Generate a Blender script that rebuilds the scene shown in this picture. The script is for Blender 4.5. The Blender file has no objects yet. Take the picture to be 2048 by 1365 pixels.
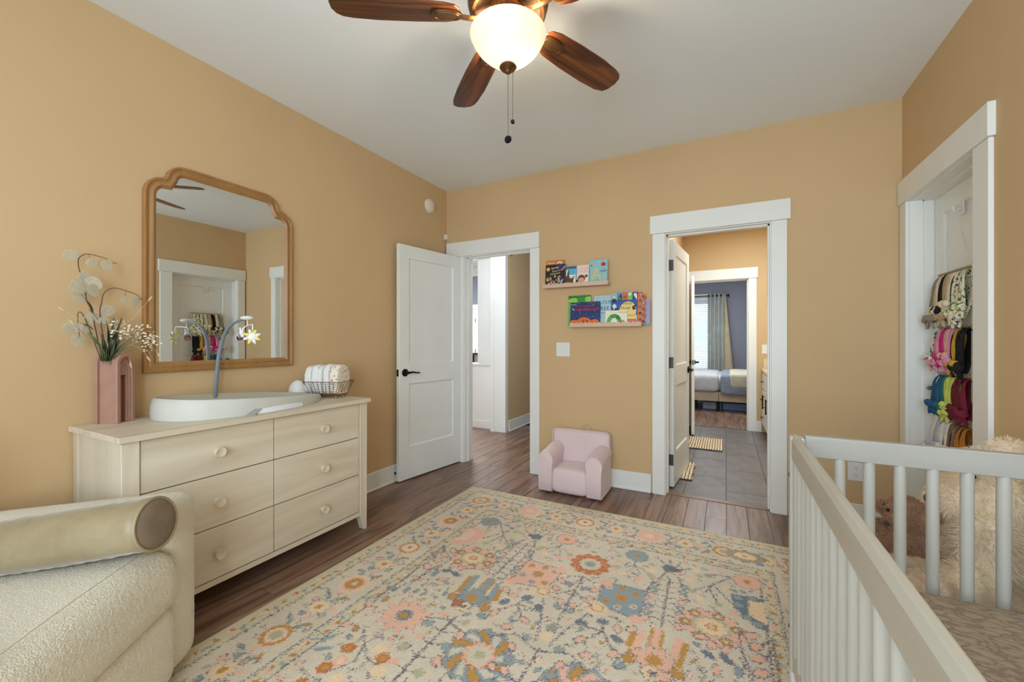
import bpy, bmesh, math, random
import numpy as np
from mathutils import Vector, Matrix, Euler

random.seed(7)
rng = np.random.default_rng(11)
PI = math.pi
SC = bpy.context.scene
COL = SC.collection

# ------------------------------------------------------------------ camera, world, lights, exposure
cam_d = bpy.data.cameras.new('camera'); cam = bpy.data.objects.new('camera', cam_d); COL.objects.link(cam)
cam_d.sensor_width = 36.0; cam_d.lens = 822.0 / 2048.0 * 36.0
cam_d.clip_start = 0.02; cam_d.clip_end = 60
YAW = math.atan(428 / 822)
cam.location = (0, 0, 1.21); cam.rotation_euler = (PI / 2, 0, YAW)
SC.camera = cam
SC.cycles.use_denoising = True
SC.cycles.max_bounces = 10; SC.cycles.diffuse_bounces = 6; SC.cycles.glossy_bounces = 5
SC.cycles.transmission_bounces = 6; SC.cycles.transparent_max_bounces = 12
SC.cycles.sample_clamp_indirect = 6.0
SC.view_settings.view_transform = 'Standard'; SC.view_settings.look = 'None'
SC.view_settings.gamma = 1.0; SC.view_settings.use_curve_mapping = False
SC.view_settings.exposure = 0.22
world = bpy.data.worlds.new('world'); SC.world = world; world.use_nodes = True
world.node_tree.nodes['Background'].inputs[0].default_value = (0.80, 0.88, 1.0, 1)
world.node_tree.nodes['Background'].inputs[1].default_value = 1.0

XR_ = 0.981
def area(name, loc, rot, sx, sy, watts, col):
    l = bpy.data.lights.new(name, 'AREA'); l.shape = 'RECTANGLE'; l.size = sx; l.size_y = sy
    l.energy = watts; l.color = col
    o = bpy.data.objects.new(name, l); COL.objects.link(o); o.location = loc; o.rotation_euler = rot
    return o
# daylight through the two windows behind the camera (just outside the glass, facing +Y)
DAY = (0.715, 0.87, 1.0)
area('window_daylight', (-0.975, -1.40, 1.45), (PI / 2, 0, 0), 1.08, 1.65, 34, DAY)
area('window_daylight', (0.275, -1.40, 1.45), (PI / 2, 0, 0), 1.08, 1.65, 62, DAY)
# unseen fills added in bathroom, hall and living room; daylight at bedroom window
area('bathroom_fill', (0.35, 5.0, 2.70), (0, 0, 0), 0.5, 0.9, 36, (0.78, 0.92, 1.0))  # unseen overhead lamp added to brighten the bathroom
area('hall_fill', (-2.35, 3.80, 2.55), (math.radians(38), 0, 0), 0.9, 0.5, 13, (0.80, 0.90, 1.0))  # unseen tilted lamp added to whiten the column and half wall
area('living_room_fill', (-4.6, 6.2, 3.0), (0, 0, 0), 2.2, 2.2, 260, (0.95, 0.97, 1.0))  # unseen overhead panel added to brighten the living room
area('bedroom_daylight', (-0.82, 10.25, 1.4), (-PI / 2, 0, 0), 1.1, 1.6, 14, (0.85, 0.93, 1.0))

area('bedroom_fill', (-0.2, 8.0, 2.68), (0, 0, 0), 0.5, 0.5, 32, (0.95, 0.97, 1.0))  # unseen lamp added to lift the dark bedroom walls

# ------------------------------------------------------------------ helpers
def lin(c):
    out = []
    for v in c[:3]:
        v = v / 255.0
        out.append(v / 12.92 if v <= 0.04045 else ((v + 0.055) / 1.055) ** 2.4)
    return tuple(out) + (1.0,)

def new_mat(name):
    m = bpy.data.materials.new(name); m.use_nodes = True
    nt = m.node_tree; b = nt.nodes['Principled BSDF']
    return m, nt, b

def bump(nt, b, src, strength, dist=0.002):
    n = nt.nodes.new('ShaderNodeBump'); n.inputs['Strength'].default_value = strength
    n.inputs['Distance'].default_value = dist
    nt.links.new(src, n.inputs['Height']); nt.links.new(n.outputs[0], b.inputs['Normal'])
    return n

def pos(nt, scale=(1, 1, 1), rnd=False, gen='obj'):
    if gen == 'obj':
        t = nt.nodes.new('ShaderNodeTexCoord').outputs['Object']
    else:
        t = nt.nodes.new('ShaderNodeNewGeometry').outputs['Position']
    if rnd:
        oi = nt.nodes.new('ShaderNodeObjectInfo')
        mu = nt.nodes.new('ShaderNodeMath'); mu.operation = 'MULTIPLY'; mu.inputs[1].default_value = 37.0
        nt.links.new(oi.outputs['Random'], mu.inputs[0])
        ad = nt.nodes.new('ShaderNodeVectorMath'); ad.operation = 'ADD'
        nt.links.new(t, ad.inputs[0]); nt.links.new(mu.outputs[0], ad.inputs[1]); t = ad.outputs[0]
    mp = nt.nodes.new('ShaderNodeMapping'); mp.inputs['Scale'].default_value = scale
    nt.links.new(t, mp.inputs['Vector'])
    return mp.outputs[0]

def noise(nt, vec, scale, detail=3, rough=0.5, dist=0.0):
    n = nt.nodes.new('ShaderNodeTexNoise'); n.inputs['Scale'].default_value = scale
    n.inputs['Detail'].default_value = detail; n.inputs['Roughness'].default_value = rough
    n.inputs['Distortion'].default_value = dist
    nt.links.new(vec, n.inputs['Vector']); return n.outputs['Fac']

def ramp(nt, fac, stops):
    r = nt.nodes.new('ShaderNodeValToRGB'); e = r.color_ramp.elements
    while len(e) < len(stops): e.new(0.5)
    for i, (p, c) in enumerate(stops):
        e[i].position = p; e[i].color = lin(c)
    nt.links.new(fac, r.inputs[0]); return r.outputs[0]

MATS = {}
def plain(name, c, rough=0.5, metal=0.0, var=0.04, vs=6.0, bmp=0.0, bs=200.0, sheen=0.0, coat=0.0, spec=0.5, bd=0.001):
    """a painted / plastic / cloth surface: colour with a faint procedural mottling"""
    if name in MATS: return MATS[name]
    m, nt, b = new_mat(name)
    v = pos(nt)
    f = noise(nt, v, vs, 3)
    lo = tuple(max(0, x * (1 - var)) for x in c); hi = tuple(min(255, x * (1 + var)) for x in c)
    nt.links.new(ramp(nt, f, [(0.3, lo), (0.7, hi)]), b.inputs['Base Color'])
    b.inputs['Roughness'].default_value = rough; b.inputs['Metallic'].default_value = metal
    b.inputs['Specular IOR Level'].default_value = spec
    if sheen: b.inputs['Sheen Weight'].default_value = sheen
    if coat: b.inputs['Coat Weight'].default_value = coat
    if bmp:
        bump(nt, b, noise(nt, v, bs, 4, 0.6), bmp, bd)
    MATS[name] = m
    return m

def wood(name, dark, mid, light, axis=1, rough=0.45, grain=1.0, rnd=False, gen='obj', contrast=1.0, bmp=0.08, tint=0.0):
    """long-grained wood: stretched noise rings along one axis"""
    if name in MATS: return MATS[name]
    m, nt, b = new_mat(name)
    sc = [9.0 * grain] * 3; sc[axis] = 0.7 * grain
    v = pos(nt, tuple(sc), rnd, gen)
    n1 = noise(nt, v, 1.0, 3, 0.55, 1.4)
    mu = nt.nodes.new('ShaderNodeMath'); mu.operation = 'MULTIPLY'; mu.inputs[1].default_value = 7.0 * contrast
    nt.links.new(n1, mu.inputs[0])
    fr = nt.nodes.new('ShaderNodeMath'); fr.operation = 'PINGPONG'; fr.inputs[1].default_value = 1.0
    nt.links.new(mu.outputs[0], fr.inputs[0])
    sf = [70.0 * grain] * 3; sf[axis] = 2.0 * grain
    n2 = noise(nt, pos(nt, tuple(sf), rnd, gen), 1.0, 4, 0.6)
    mx = nt.nodes.new('ShaderNodeMath'); mx.operation = 'MULTIPLY_ADD'; mx.inputs[1].default_value = 0.55
    nt.links.new(fr.outputs[0], mx.inputs[0])
    h = nt.nodes.new('ShaderNodeMath'); h.operation = 'MULTIPLY'; h.inputs[1].default_value = 0.55
    nt.links.new(n2, h.inputs[0]); nt.links.new(h.outputs[0], mx.inputs[2])
    col = ramp(nt, mx.outputs[0], [(0.12, dark), (0.45, mid), (0.85, light)])
    if tint:
        oi = nt.nodes.new('ShaderNodeObjectInfo')
        hs = nt.nodes.new('ShaderNodeHueSaturation')
        mr = nt.nodes.new('ShaderNodeMapRange'); mr.inputs[3].default_value = 1 - tint; mr.inputs[4].default_value = 1 + tint
        nt.links.new(oi.outputs['Random'], mr.inputs[0]); nt.links.new(mr.outputs[0], hs.inputs['Value'])
        nt.links.new(col, hs.inputs['Color']); col = hs.outputs[0]
    nt.links.new(col, b.inputs['Base Color'])
    b.inputs['Roughness'].default_value = rough
    if bmp: bump(nt, b, mx.outputs[0], bmp, 0.001)
    MATS[name] = m
    return m

class MB:
    """collects geometry; build() links it as ONE mesh object"""
    def __init__(s): s.v = []; s.f = []; s.m = []; s.cur = 0
    def mat(s, i): s.cur = i; return s
    def add(s, vs, fs):
        o = len(s.v); s.v += [tuple(p) for p in vs]
        for f in fs: s.f.append(tuple(i + o for i in f)); s.m.append(s.cur)
        return s
    def box(s, x0, x1, y0, y1, z0, z1):
        if x0 > x1: x0, x1 = x1, x0
        if y0 > y1: y0, y1 = y1, y0
        if z0 > z1: z0, z1 = z1, z0
        return s.add([(x0,y0,z0),(x1,y0,z0),(x1,y1,z0),(x0,y1,z0),(x0,y0,z1),(x1,y0,z1),(x1,y1,z1),(x0,y1,z1)],
                     [(0,3,2,1),(4,5,6,7),(0,1,5,4),(1,2,6,5),(2,3,7,6),(3,0,4,7)])
    def obox(s, M, x0, x1, y0, y1, z0, z1):
        t = MB().box(x0, x1, y0, y1, z0, z1); return s.add([M @ Vector(p) for p in t.v], t.f)
    def prism(s, poly, a, d0, d1):
        """poly in the two axes other than a, extruded along axis a"""
        n = len(poly); ax = [i for i in range(3) if i != a]
        def P(p, d):
            q = [0, 0, 0]; q[ax[0]] = p[0]; q[ax[1]] = p[1]; q[a] = d; return q
        vs = [P(p, d0) for p in poly] + [P(p, d1) for p in poly]
        fs = [tuple(range(n - 1, -1, -1)), tuple(range(n, 2 * n))] + [(i, (i + 1) % n, n + (i + 1) % n, n + i) for i in range(n)]
        return s.add(vs, fs)
    def lathe(s, prof, c=(0, 0, 0), seg=24, axis=2, cap=True):
        n = len(prof); vs = []
        for r, z in prof:
            for k in range(seg):
                a = 2 * PI * k / seg; p = [r * math.cos(a), r * math.sin(a), z]
                if axis == 0: p = [z, r * math.cos(a), r * math.sin(a)]
                elif axis == 1: p = [r * math.sin(a), z, r * math.cos(a)]
                vs.append((p[0] + c[0], p[1] + c[1], p[2] + c[2]))
        fs = []
        for i in range(n - 1):
            for k in range(seg):
                k2 = (k + 1) % seg; fs.append((i * seg + k, i * seg + k2, (i + 1) * seg + k2, (i + 1) * seg + k))
        if cap:
            fs.append(tuple(range(seg - 1, -1, -1))); fs.append(tuple((n - 1) * seg + k for k in range(seg)))
        return s.add(vs, fs)
    def tube(s, pts, r, seg=8, cap=True, flat=1.0):
        pts = [Vector(p) for p in pts]; n = len(pts)
        rs = r if isinstance(r, (list, tuple)) else [r] * n
        vs = []; up = Vector((0, 0, 1)); prevn = None
        for i, p in enumerate(pts):
            t = (pts[min(i + 1, n - 1)] - pts[max(i - 1, 0)])
            t = t.normalized() if t.length > 1e-9 else Vector((0, 0, 1))
            if prevn is None:
                a = up if abs(t.dot(up)) < 0.9 else Vector((1, 0, 0))
                nn = t.cross(a).normalized()
            else:
                nn = (prevn - t * prevn.dot(t)); nn = nn.normalized() if nn.length > 1e-6 else t.orthogonal().normalized()
            prevn = nn; bb = t.cross(nn)
            for k in range(seg):
                a = 2 * PI * k / seg
                vs.append(p + nn * (rs[i] * math.cos(a)) + bb * (rs[i] * flat * math.sin(a)))
        fs = []
        for i in range(n - 1):
            for k in range(seg):
                k2 = (k + 1) % seg; fs.append((i * seg + k, i * seg + k2, (i + 1) * seg + k2, (i + 1) * seg + k))
        if cap: fs.append(tuple(range(seg - 1, -1, -1))); fs.append(tuple((n - 1) * seg + k for k in range(seg)))
        return s.add(vs, fs)
    def ell(s, c, r, seg=16, rings=10, M=None):
        vs = []; fs = []
        vs.append((0, 0, -1))
        for i in range(1, rings):
            a = -PI / 2 + PI * i / rings
            for k in range(seg):
                b = 2 * PI * k / seg; vs.append((math.cos(a) * math.cos(b), math.cos(a) * math.sin(b), math.sin(a)))
        vs.append((0, 0, 1)); L = len(vs) - 1
        for k in range(seg):
            fs.append((0, 1 + (k + 1) % seg, 1 + k)); fs.append((L, L - seg + k, L - seg + (k + 1) % seg))
        for i in range(rings - 2):
            for k in range(seg):
                a = 1 + i * seg + k; b = 1 + i * seg + (k + 1) % seg; fs.append((a, b, b + seg, a + seg))
        r = (r, r, r) if not isinstance(r, (tuple, list)) else r
        out = []
        for v in vs:
            q = Vector((v[0] * r[0], v[1] * r[1], v[2] * r[2]))
            if M is not None: q = M @ q
            out.append((q[0] + c[0], q[1] + c[1], q[2] + c[2]))
        return s.add(out, fs)
    def build(s, name, mats, parent=None, smooth=False, bevel=0.0, seg=2, world=False, kind=None, sub=0, angle=None):
        me = bpy.data.meshes.new(name)
        vs = s.v
        if world and parent is not None:
            inv = wmat(parent).inverted(); vs = [inv @ Vector(p) for p in vs]
        me.from_pydata([tuple(p) for p in vs], [], s.f)
        if not isinstance(mats, (list, tuple)): mats = [mats]
        for m in mats: me.materials.append(m)
        if len(mats) > 1: me.polygons.foreach_set('material_index', s.m)
        if smooth: me.shade_smooth()
        bm = bmesh.new(); bm.from_mesh(me); bmesh.ops.recalc_face_normals(bm, faces=bm.faces); bm.to_mesh(me); bm.free()
        if smooth and angle: me.set_sharp_from_angle(angle=math.radians(angle))
        o = bpy.data.objects.new(name, me); COL.objects.link(o)
        if parent is not None: o.parent = parent
        if bevel:
            b = o.modifiers.new('bevel', 'BEVEL'); b.width = bevel; b.segments = seg; b.limit_method = 'ANGLE'
            b.angle_limit = math.radians(40)
            if seg > 1: me.shade_smooth(); b.harden_normals = True
        if sub:
            m = o.modifiers.new('sub', 'SUBSURF'); m.levels = sub; m.render_levels = sub
        if kind: o['kind'] = kind
        return o

def wmat(o):
    M = Matrix.Identity(4)
    while o is not None:
        M = (Matrix.Translation(o.location) @ o.rotation_euler.to_matrix().to_4x4() @ Matrix.Diagonal(Vector(o.scale).to_4d())) @ M
        o = o.parent
    return M

def tag(o, label=None, cat=None, group=None, kind=None):
    if label: o['label'] = label
    if cat: o['category'] = cat
    if group: o['group'] = group
    if kind: o['kind'] = kind
    return o
def empty(name, loc=(0, 0, 0), rz=0.0, label=None, cat=None, group=None, kind=None):
    o = bpy.data.objects.new(name, None); COL.objects.link(o); o.location = loc; o.rotation_euler = (0, 0, rz)
    o.empty_display_size = 0.05
    return tag(o, label, cat, group, kind)
def S(o): o['kind'] = 'structure'; return o
def copy_tree(o, parent=None):
    c = o.copy(); COL.objects.link(c); c.parent = parent
    for ch in list(o.children): copy_tree(ch, c)
    return c
def text(name, body, size, mat, parent, loc, rot, align='CENTER', ext=0.0003, sx=1.0, shear=0.0):
    cu = bpy.data.curves.new(name + '_outline', 'FONT'); cu.body = body; cu.size = size; cu.extrude = ext
    cu.align_x = align; cu.align_y = 'CENTER'; cu.shear = shear; cu.resolution_u = 2
    cu.materials.append(mat)
    t_ = bpy.data.objects.new('outline', cu); me = bpy.data.meshes.new_from_object(t_); me.name = name; bpy.data.objects.remove(t_); bpy.data.curves.remove(cu)
    o = bpy.data.objects.new(name, me); COL.objects.link(o); o.parent = parent; o.location = loc; o.rotation_euler = rot
    o.scale = (sx, 1, 1)
    return o
def spline(pts, n=8):
    """Catmull-Rom through points"""
    P = [Vector(p) for p in pts]; P = [P[0] * 2 - P[1]] + P + [P[-1] * 2 - P[-2]]; out = []
    for i in range(1, len(P) - 2):
        for k in range(n):
            t = k / n; a, b, c, d = P[i - 1], P[i], P[i + 1], P[i + 2]
            out.append(0.5 * ((2 * b) + (c - a) * t + (2 * a - 5 * b + 4 * c - d) * t * t + (3 * b - a - 3 * c + d) * t ** 3))
    out.append(P[-2]); return out
def arcp(cx, cy, rx, ry, a0, a1, n):
    return [(cx + rx * math.cos(math.radians(a0 + (a1 - a0) * i / n)), cy + ry * math.sin(math.radians(a0 + (a1 - a0) * i / n))) for i in range(n + 1)]

XL, XR, YB, YF, ZC = -2.537, 0.981, 3.421, -1.30, 2.74

# ------------------------------------------------------------------ materials
m_wall = plain('wall_paint_tan', (209, 178, 135), 0.75, var=0.012, vs=1.5, bmp=0.05, bs=350, spec=0.25)
m_wallgrey = plain('wall_paint_grey', (150, 152, 165), 0.75, var=0.012, vs=1.5, spec=0.25)
m_ceil = plain('ceiling_paint', (236, 241, 243), 0.85, var=0.01, vs=1.0, bmp=0.05, bs=250, spec=0.2)
m_trim = plain('trim_paint', (236, 236, 230), 0.38, var=0.01, vs=3)
m_door = plain('door_paint', (234, 235, 230), 0.35, var=0.012, vs=3)
m_black = plain('black_bronze', (24, 22, 24), 0.32, metal=0.7)
m_steel = plain('hinge_steel', (88, 90, 96), 0.42, metal=0.7)
m_floor = wood('oak_floor', (82, 59, 45), (122, 92, 74), (150, 118, 98), 1, 0.33, 1.0, True, 'geo', 1.0, 0.10, 0.13)
m_floorbase = plain('floor_gap_dark', (48, 34, 26), 0.7)
m_tile = plain('slate_tile', (104, 94, 88), 0.42, var=0.12, vs=3.5, bmp=0.1, bs=60)
m_grout = plain('grout', (70, 66, 62), 0.9)
m_wash = wood('whitewashed_wood', (205, 191, 166), (216, 203, 180), (224, 213, 192), 1, 0.5, 0.55, False, 'obj', 0.7, 0.04)
m_crib = wood('crib_whitewash', (178, 170, 153), (188, 180, 164), (196, 189, 175), 1, 0.45, 0.6, False, 'geo', 0.7, 0.04)
m_cribz = wood('crib_whitewash_upright', (182, 179, 168), (192, 189, 179), (200, 197, 188), 2, 0.45, 0.6, False, 'geo', 0.7, 0.04)
m_dark = plain('dark_gap', (22, 18, 15), 0.9)
m_white = plain('white_plastic', (232, 232, 230), 0.35, var=0.01)
m_walnut = wood('walnut_blade', (44, 22, 11), (92, 48, 22), (132, 74, 34), 0, 0.32, 1.2, True, 'obj', 1.1, 0.05)
m_bronze = plain('bronze_metal', (120, 88, 56), 0.33, metal=0.85, var=0.08)
m_bronzed = plain('dark_bronze_metal', (70, 52, 40), 0.35, metal=0.85, var=0.08)
m_frame = wood('mirror_frame_oak', (136, 94, 48), (154, 110, 60), (168, 124, 72), 2, 0.4, 1.6, False, 'obj', 0.35, 0.01)

# ------------------------------------------------------------------ floors
def planks(parent, x0, x1, y0, y1, w=0.127, seed=1, off=0.0, prefix='plank'):
    r = random.Random(seed); me = None
    x = x0 + off; k = 0
    while x < x1 - 0.02:
        w2 = min(w, x1 - x); y = y0 - r.uniform(0.0, 0.9)
        while y < y1:
            L = r.uniform(0.7, 1.9); a = max(y, y0); b = min(y + L, y1); y += L
            if b - a < 0.03: continue
            if me is None:
                q = MB(); h = 0.5; c = 0.5
                # unit plank with a chamfered top edge
                e = 0.492
                q.add([(-.494,-.4995,-1),(.494,-.4995,-1),(.494,.4995,-1),(-.494,.4995,-1),(-.494,-.4995,-.15),(.494,-.4995,-.15),(.494,.4995,-.15),(-.494,.4995,-.15),
                       (-.484,-.4985,0),(.484,-.4985,0),(.484,.4985,0),(-.484,.4985,0)],
                      [(0,3,2,1),(0,1,5,4),(1,2,6,5),(2,3,7,6),(3,0,4,7),(4,5,9,8),(5,6,10,9),(6,7,11,10),(7,4,8,11),(8,9,10,11)])
                o = q.build(prefix, m_floor, parent); me = o.data
            else:
                o = bpy.data.objects.new(prefix, me); COL.objects.link(o); o.parent = parent
            o.location = (x + w2 / 2, (a + b) / 2, 0); o.scale = (w2, b - a, 0.008)
        x += w
fl = S(MB().box(XL - .14, XR + .14, YF - .14, 3.44, -0.12, -0.008).build('floor', m_floorbase))
planks(fl, XL, XR, -0.4, 3.44, seed=3)
MBt = MB().box(-0.42, 0.28, 3.44, 3.50, -0.01, 0.004)
tr = S(MBt.build('trim_1', wood('threshold_oak', (84, 56, 38), (118, 84, 60), (136, 100, 74), 0, 0.35, 1.0, False, 'geo', 0.8, 0.05), bevel=0.002, seg=1))
fh = S(MB().box(-6.6, -1.2, 3.44, 9.2, -0.12, -0.008).build('floor_hall', m_floorbase))
planks(fh, -3.55, -1.50, 3.44, 5.3, seed=5)
planks(fh, -6.4, -3.55, 4.9, 9.0, w=0.25, seed=6)
fb = S(MB().box(-0.69, 1.05, 3.44, 6.47, -0.12, -0.006).build('floor_bathroom', m_grout))
tile_me = None
for ci in range(6):
    x0 = -0.606 + 0.3035 * ci
    for ri in range(-1, 6):
        y0 = (3.745 - 0.613 if ci % 2 == 0 else 4.06 - 0.613) + 0.613 * ri
        xa, xb = max(x0, -0.60), min(x0 + .3035, 1.02); ya, yb = max(y0, 3.50), min(y0 + .613, 6.42)
        if yb - ya < .03 or xb - xa < .03: continue
        t = MB().box(-.5, .5, -.5, .5, -1, 0).build('tile', m_tile, fb) if tile_me is None else bpy.data.objects.new('tile', tile_me)
        if tile_me is None: tile_me = t.data
        else: COL.objects.link(t); t.parent = fb
        t.location = ((xa + xb) / 2, (ya + yb) / 2, 0); t.scale = (xb - xa - .004, yb - ya - .004, .008)
fbd = S(MB().box(-2.6, 1.6, 6.47, 10.1, -0.12, -0.008).build('floor_bedroom', m_floorbase))
planks(fbd, -0.9, 0.9, 6.47, 9.9, w=0.127, seed=9)

# ------------------------------------------------------------------ walls, ceiling
T = 0.14
D1 = (-2.31, -1.595); D2 = (-0.418, 0.276); D3 = (2.55, 3.30); DH = 2.05
wb = MB()
wb.box(XL - T, D1[0] - .02, YB, YB + T, 0, ZC).box(D1[0] - .02, D1[1] + .02, YB, YB + T, DH + .02, ZC)
wb.box(D1[1] + .02, D2[0] - .02, YB, YB + T, 0, ZC).box(D2[0] - .02, D2[1] + .02, YB, YB + T, DH + .02, ZC)
wb.box(D2[1] + .02, XR + T, YB, YB + T, 0, ZC)
S(wb.build('wall_back', m_wall))
S(MB().box(XL - T, XL, YF - T, YB, 0, ZC).build('wall_left', m_wall))
wr = MB().box(XR, XR + T, YF - T, D3[0] - .02, 0, ZC).box(XR, XR + T, D3[1] + .02, YB, 0, ZC).box(XR, XR + T, D3[0] - .02, D3[1] + .02, DH + .02, ZC)
S(wr.build('wall_right', m_wall))
wf = MB()
W = [(-1.525, -0.425), (-0.275, 0.825)]; WZ = (0.62, 2.28)
wf.box(XL, XR, YF - T, YF, 0, WZ[0]).box(XL, XR, YF - T, YF, WZ[1], ZC)
wf.box(XL, W[0][0], YF - T, YF, WZ[0], WZ[1]).box(W[0][1], W[1][0], YF - T, YF, WZ[0], WZ[1]).box(W[1][1], XR, YF - T, YF, WZ[0], WZ[1])
S(wf.build('wall_front', m_wall))
for i, (a, b) in enumerate(W):
    e = empty('window_%d' % (i + 2), ((a + b) / 2, YF, WZ[0])); S(e)
    q = MB().box(a - .09, a, YF, YF + .02, WZ[0] - .09, WZ[1] + .09).box(b, b + .09, YF, YF + .02, WZ[0] - .09, WZ[1] + .09)
    q.box(a, b, YF, YF + .02, WZ[1], WZ[1] + .12).box(a - .11, b + .11, YF, YF + .05, WZ[0] - .03, WZ[0])
    q.build('window_casing', m_trim, e, bevel=.003, seg=1, world=True)
    q = MB().box(a, a + .04, YF - .1, YF - .05, WZ[0], WZ[1]).box(b - .04, b, YF - .1, YF - .05, WZ[0], WZ[1])
    zm = (WZ[0] + WZ[1]) / 2
    for z in (WZ[0], zm - .02, WZ[1] - .04): q.box(a + .04, b - .04, YF - .1, YF - .05, z, z + .04)
    q.build('sash', m_trim, e, world=True)
S(MB().box(XL - T, XR + T, YF - T, YB + T, ZC, ZC + .1).build('ceiling', m_ceil))

def base(name, boxes, quarter=None):
    q = MB()
    for b in boxes: q.box(*b)
    return S(q.build(name, m_trim, bevel=.004, seg=1))
base('baseboard_left', [(XL, XL + .016, YF, YB - .02, 0, .148), (XL, XL + .026, YF, YB - .02, 0, .018)])
base('baseboard_back', [(D1[1] + .11, D2[0] - .11, YB - .016, YB, 0, .148), (D1[1] + .11, D2[0] - .11, YB - .026, YB, 0, .018),
                        (D2[1] + .11, XR - .02, YB - .016, YB, 0, .148), (D2[1] + .11, XR - .02, YB - .026, YB, 0, .018)])
base('baseboard_right', [(XR - .016, XR, YF, D3[0] - .14, 0, .148), (XR - .026, XR, YF, D3[0] - .14, 0, .018)])
base('baseboard_front', [(XL + .03, XR - .03, YF, YF + .016, 0, .148)])

# door casings
def casing_y(name, a, b, y, s, hl=None, hr=None, depth=T):
    """craftsman casing round an opening a..b in a wall at y, room on the side s (-1: towards -Y)"""
    e = empty(name, ((a + b) / 2, y, 0)); S(e)
    for x0, x1 in ((a - .10, a - .006), (b + .006, b + .10)):
        MB().box(x0, x1, y, y + s * .018, 0, DH + .005).build('side_casing', m_trim, e, bevel=.002, seg=1, world=True)
    MB().box(hl if hl else a - .115, hr if hr else b + .115, y, y + s * .026, DH + .006, DH + .148).build('head_casing', m_trim, e, bevel=.002, seg=1, world=True)
    q = MB()
    q.box(a - .02, a, y - s * depth, y, 0, DH).box(b, b + .02, y - s * depth, y, 0, DH).box(a - .02, b + .02, y - s * depth, y, DH, DH + .02)
    q.box(a, a + .011, y - s * .095, y - s * .045, 0, DH).box(b - .011, b, y - s * .095, y - s * .045, 0, DH).box(a, b, y - s * .095, y - s * .045, DH - .011, DH)
    q.build('jamb', m_trim, e, world=True)
    return e
casing_y('trim_2', D1[0], D1[1], YB, -1, hl=-2.522, hr=-1.495)
casing_y('trim_3', D2[0], D2[1], YB, -1, hl=-0.536, hr=0.396)
e = empty('trim_4', (XR, 2.92, 0)); S(e)
for y0, y1 in ((D3[0] - .13, D3[0] - .006), (D3[1] + .006, D3[1] + .10)):
    MB().box(XR - .018, XR, y0, y1, 0, DH + .005).build('side_casing', m_trim, e, bevel=.002, seg=1, world=True)
MB().box(XR - .026, XR, D3[0] - .145, YB - .012, DH + .006, DH + .148).build('head_casing', m_trim, e, bevel=.002, seg=1, world=True)
q = MB().box(XR, XR + T, D3[0] - .02, D3[0], 0, DH).box(XR, XR + T, D3[1], D3[1] + .02, 0, DH).box(XR, XR + T, D3[0] - .02, D3[1] + .02, DH, DH + .02)
q.box(XR + .06, XR + .105, D3[0], D3[0] + .011, 0, DH).box(XR + .06, XR + .105, D3[1] - .011, D3[1], 0, DH).box(XR + .06, XR + .105, D3[0], D3[1], DH - .011, DH)
q.build('jamb', m_trim, e, world=True)

# ------------------------------------------------------------------ door leaves
def leaf_mesh(w, h, t, panels, st=0.11):
    """two-panel shaker leaf: local x along the width, y -t..0, z up; panels = [(z0, z1)]"""
    q = MB()
    q.box(0, st, -t, 0, 0, h).box(w - st, w, -t, 0, 0, h)
    zs = [0] + [z for p in panels for z in p] + [h]
    for i in range(0, len(zs), 2): q.box(st, w - st, -t, 0, zs[i], zs[i + 1])
    for z0, z1 in panels:
        q.box(st, w - st, -t + .011, -.011, z0, z1)
        for y, s in ((0, -1), (-t, 1)):
            x0, x1 = st, w - st; d = .009; yi = y + s * .0108
            o = [(x0, y + s * .001, z0), (x1, y + s * .001, z0), (x1, y + s * .001, z1), (x0, y + s * .001, z1)]
            i_ = [(x0 + d, yi, z0 + d), (x1 - d, yi, z0 + d), (x1 - d, yi, z1 - d), (x0 + d, yi, z1 - d)]
            q.add(o + i_, [(0, 1, 5, 4), (1, 2, 6, 5), (2, 3, 7, 6), (3, 0, 4, 7)])
    return q
def lever(parent, x, z, y, s, direction=-1, mat=None):
    """round rose with a wavy lever; s = +1 on the y=0 face, -1 on the other"""
    mat = mat or m_black
    e = bpy.data.objects.new('door_handle', None); COL.objects.link(e); e.parent = parent; e.location = (x, y, z)
    MB().lathe([(0, 0), (.033, 0), (.033, s * .006), (.024, s * .012), (.013, s * .016), (.012, s * .045), (0, s * .047)], seg=20, axis=1, cap=False).build('rose', mat, e, smooth=True, angle=50)
    pts = spline([(0, s * .042, 0), (direction * .02, s * .048, .002), (direction * .05, s * .05, .004), (direction * .085, s * .05, -.004), (direction * .11, s * .05, -.002), (direction * .125, s * .05, -.012)], 5)
    MB().tube(pts, [.011, .0105, .010, .010, .0095, .009] + [.0085 - .0002 * i for i in range(len(pts) - 6)], 8).build('lever', mat, e, smooth=True, angle=60)
    return e
def hinges(parent, zs, y, s=1, mat=m_steel, leafside=True):
    for z in zs:
        q = MB().box(-.002, .0006, y - .033, y - .002, z - .045, z + .045)
        q.build('hinge', mat, parent)
def door(name, hinge, rz, w, h=2.03, t=.035, panels=((.28, .825), (.995, 1.92)), mat=None):
    e = empty(name, (hinge[0], hinge[1], .012), rz); S(e)
    leaf_mesh(w, h, t, panels).build('door_slab', mat or m_door, e, bevel=.0015, seg=1)
    return e
# the bedroom's own door, swung open against the left wall
d1 = door('door_1', (-2.348, 3.405), math.atan2(-.757, -.113), .762)
lever(d1, .762 - .062, .925, 0, 1); lever(d1, .762 - .062, .925, -.035, -1)
MB().box(.7622, .7640, -.030, -.006, .895, .955).build('latch_plate', m_black, d1)
MB().box(.7640, .772, -.023, -.012, .915, .935).build('latch_bolt', m_steel, d1)
# bathroom door, opening away
d2 = door('door_2', (-.415, 3.600), math.atan2(.722, .063), .725)
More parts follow.
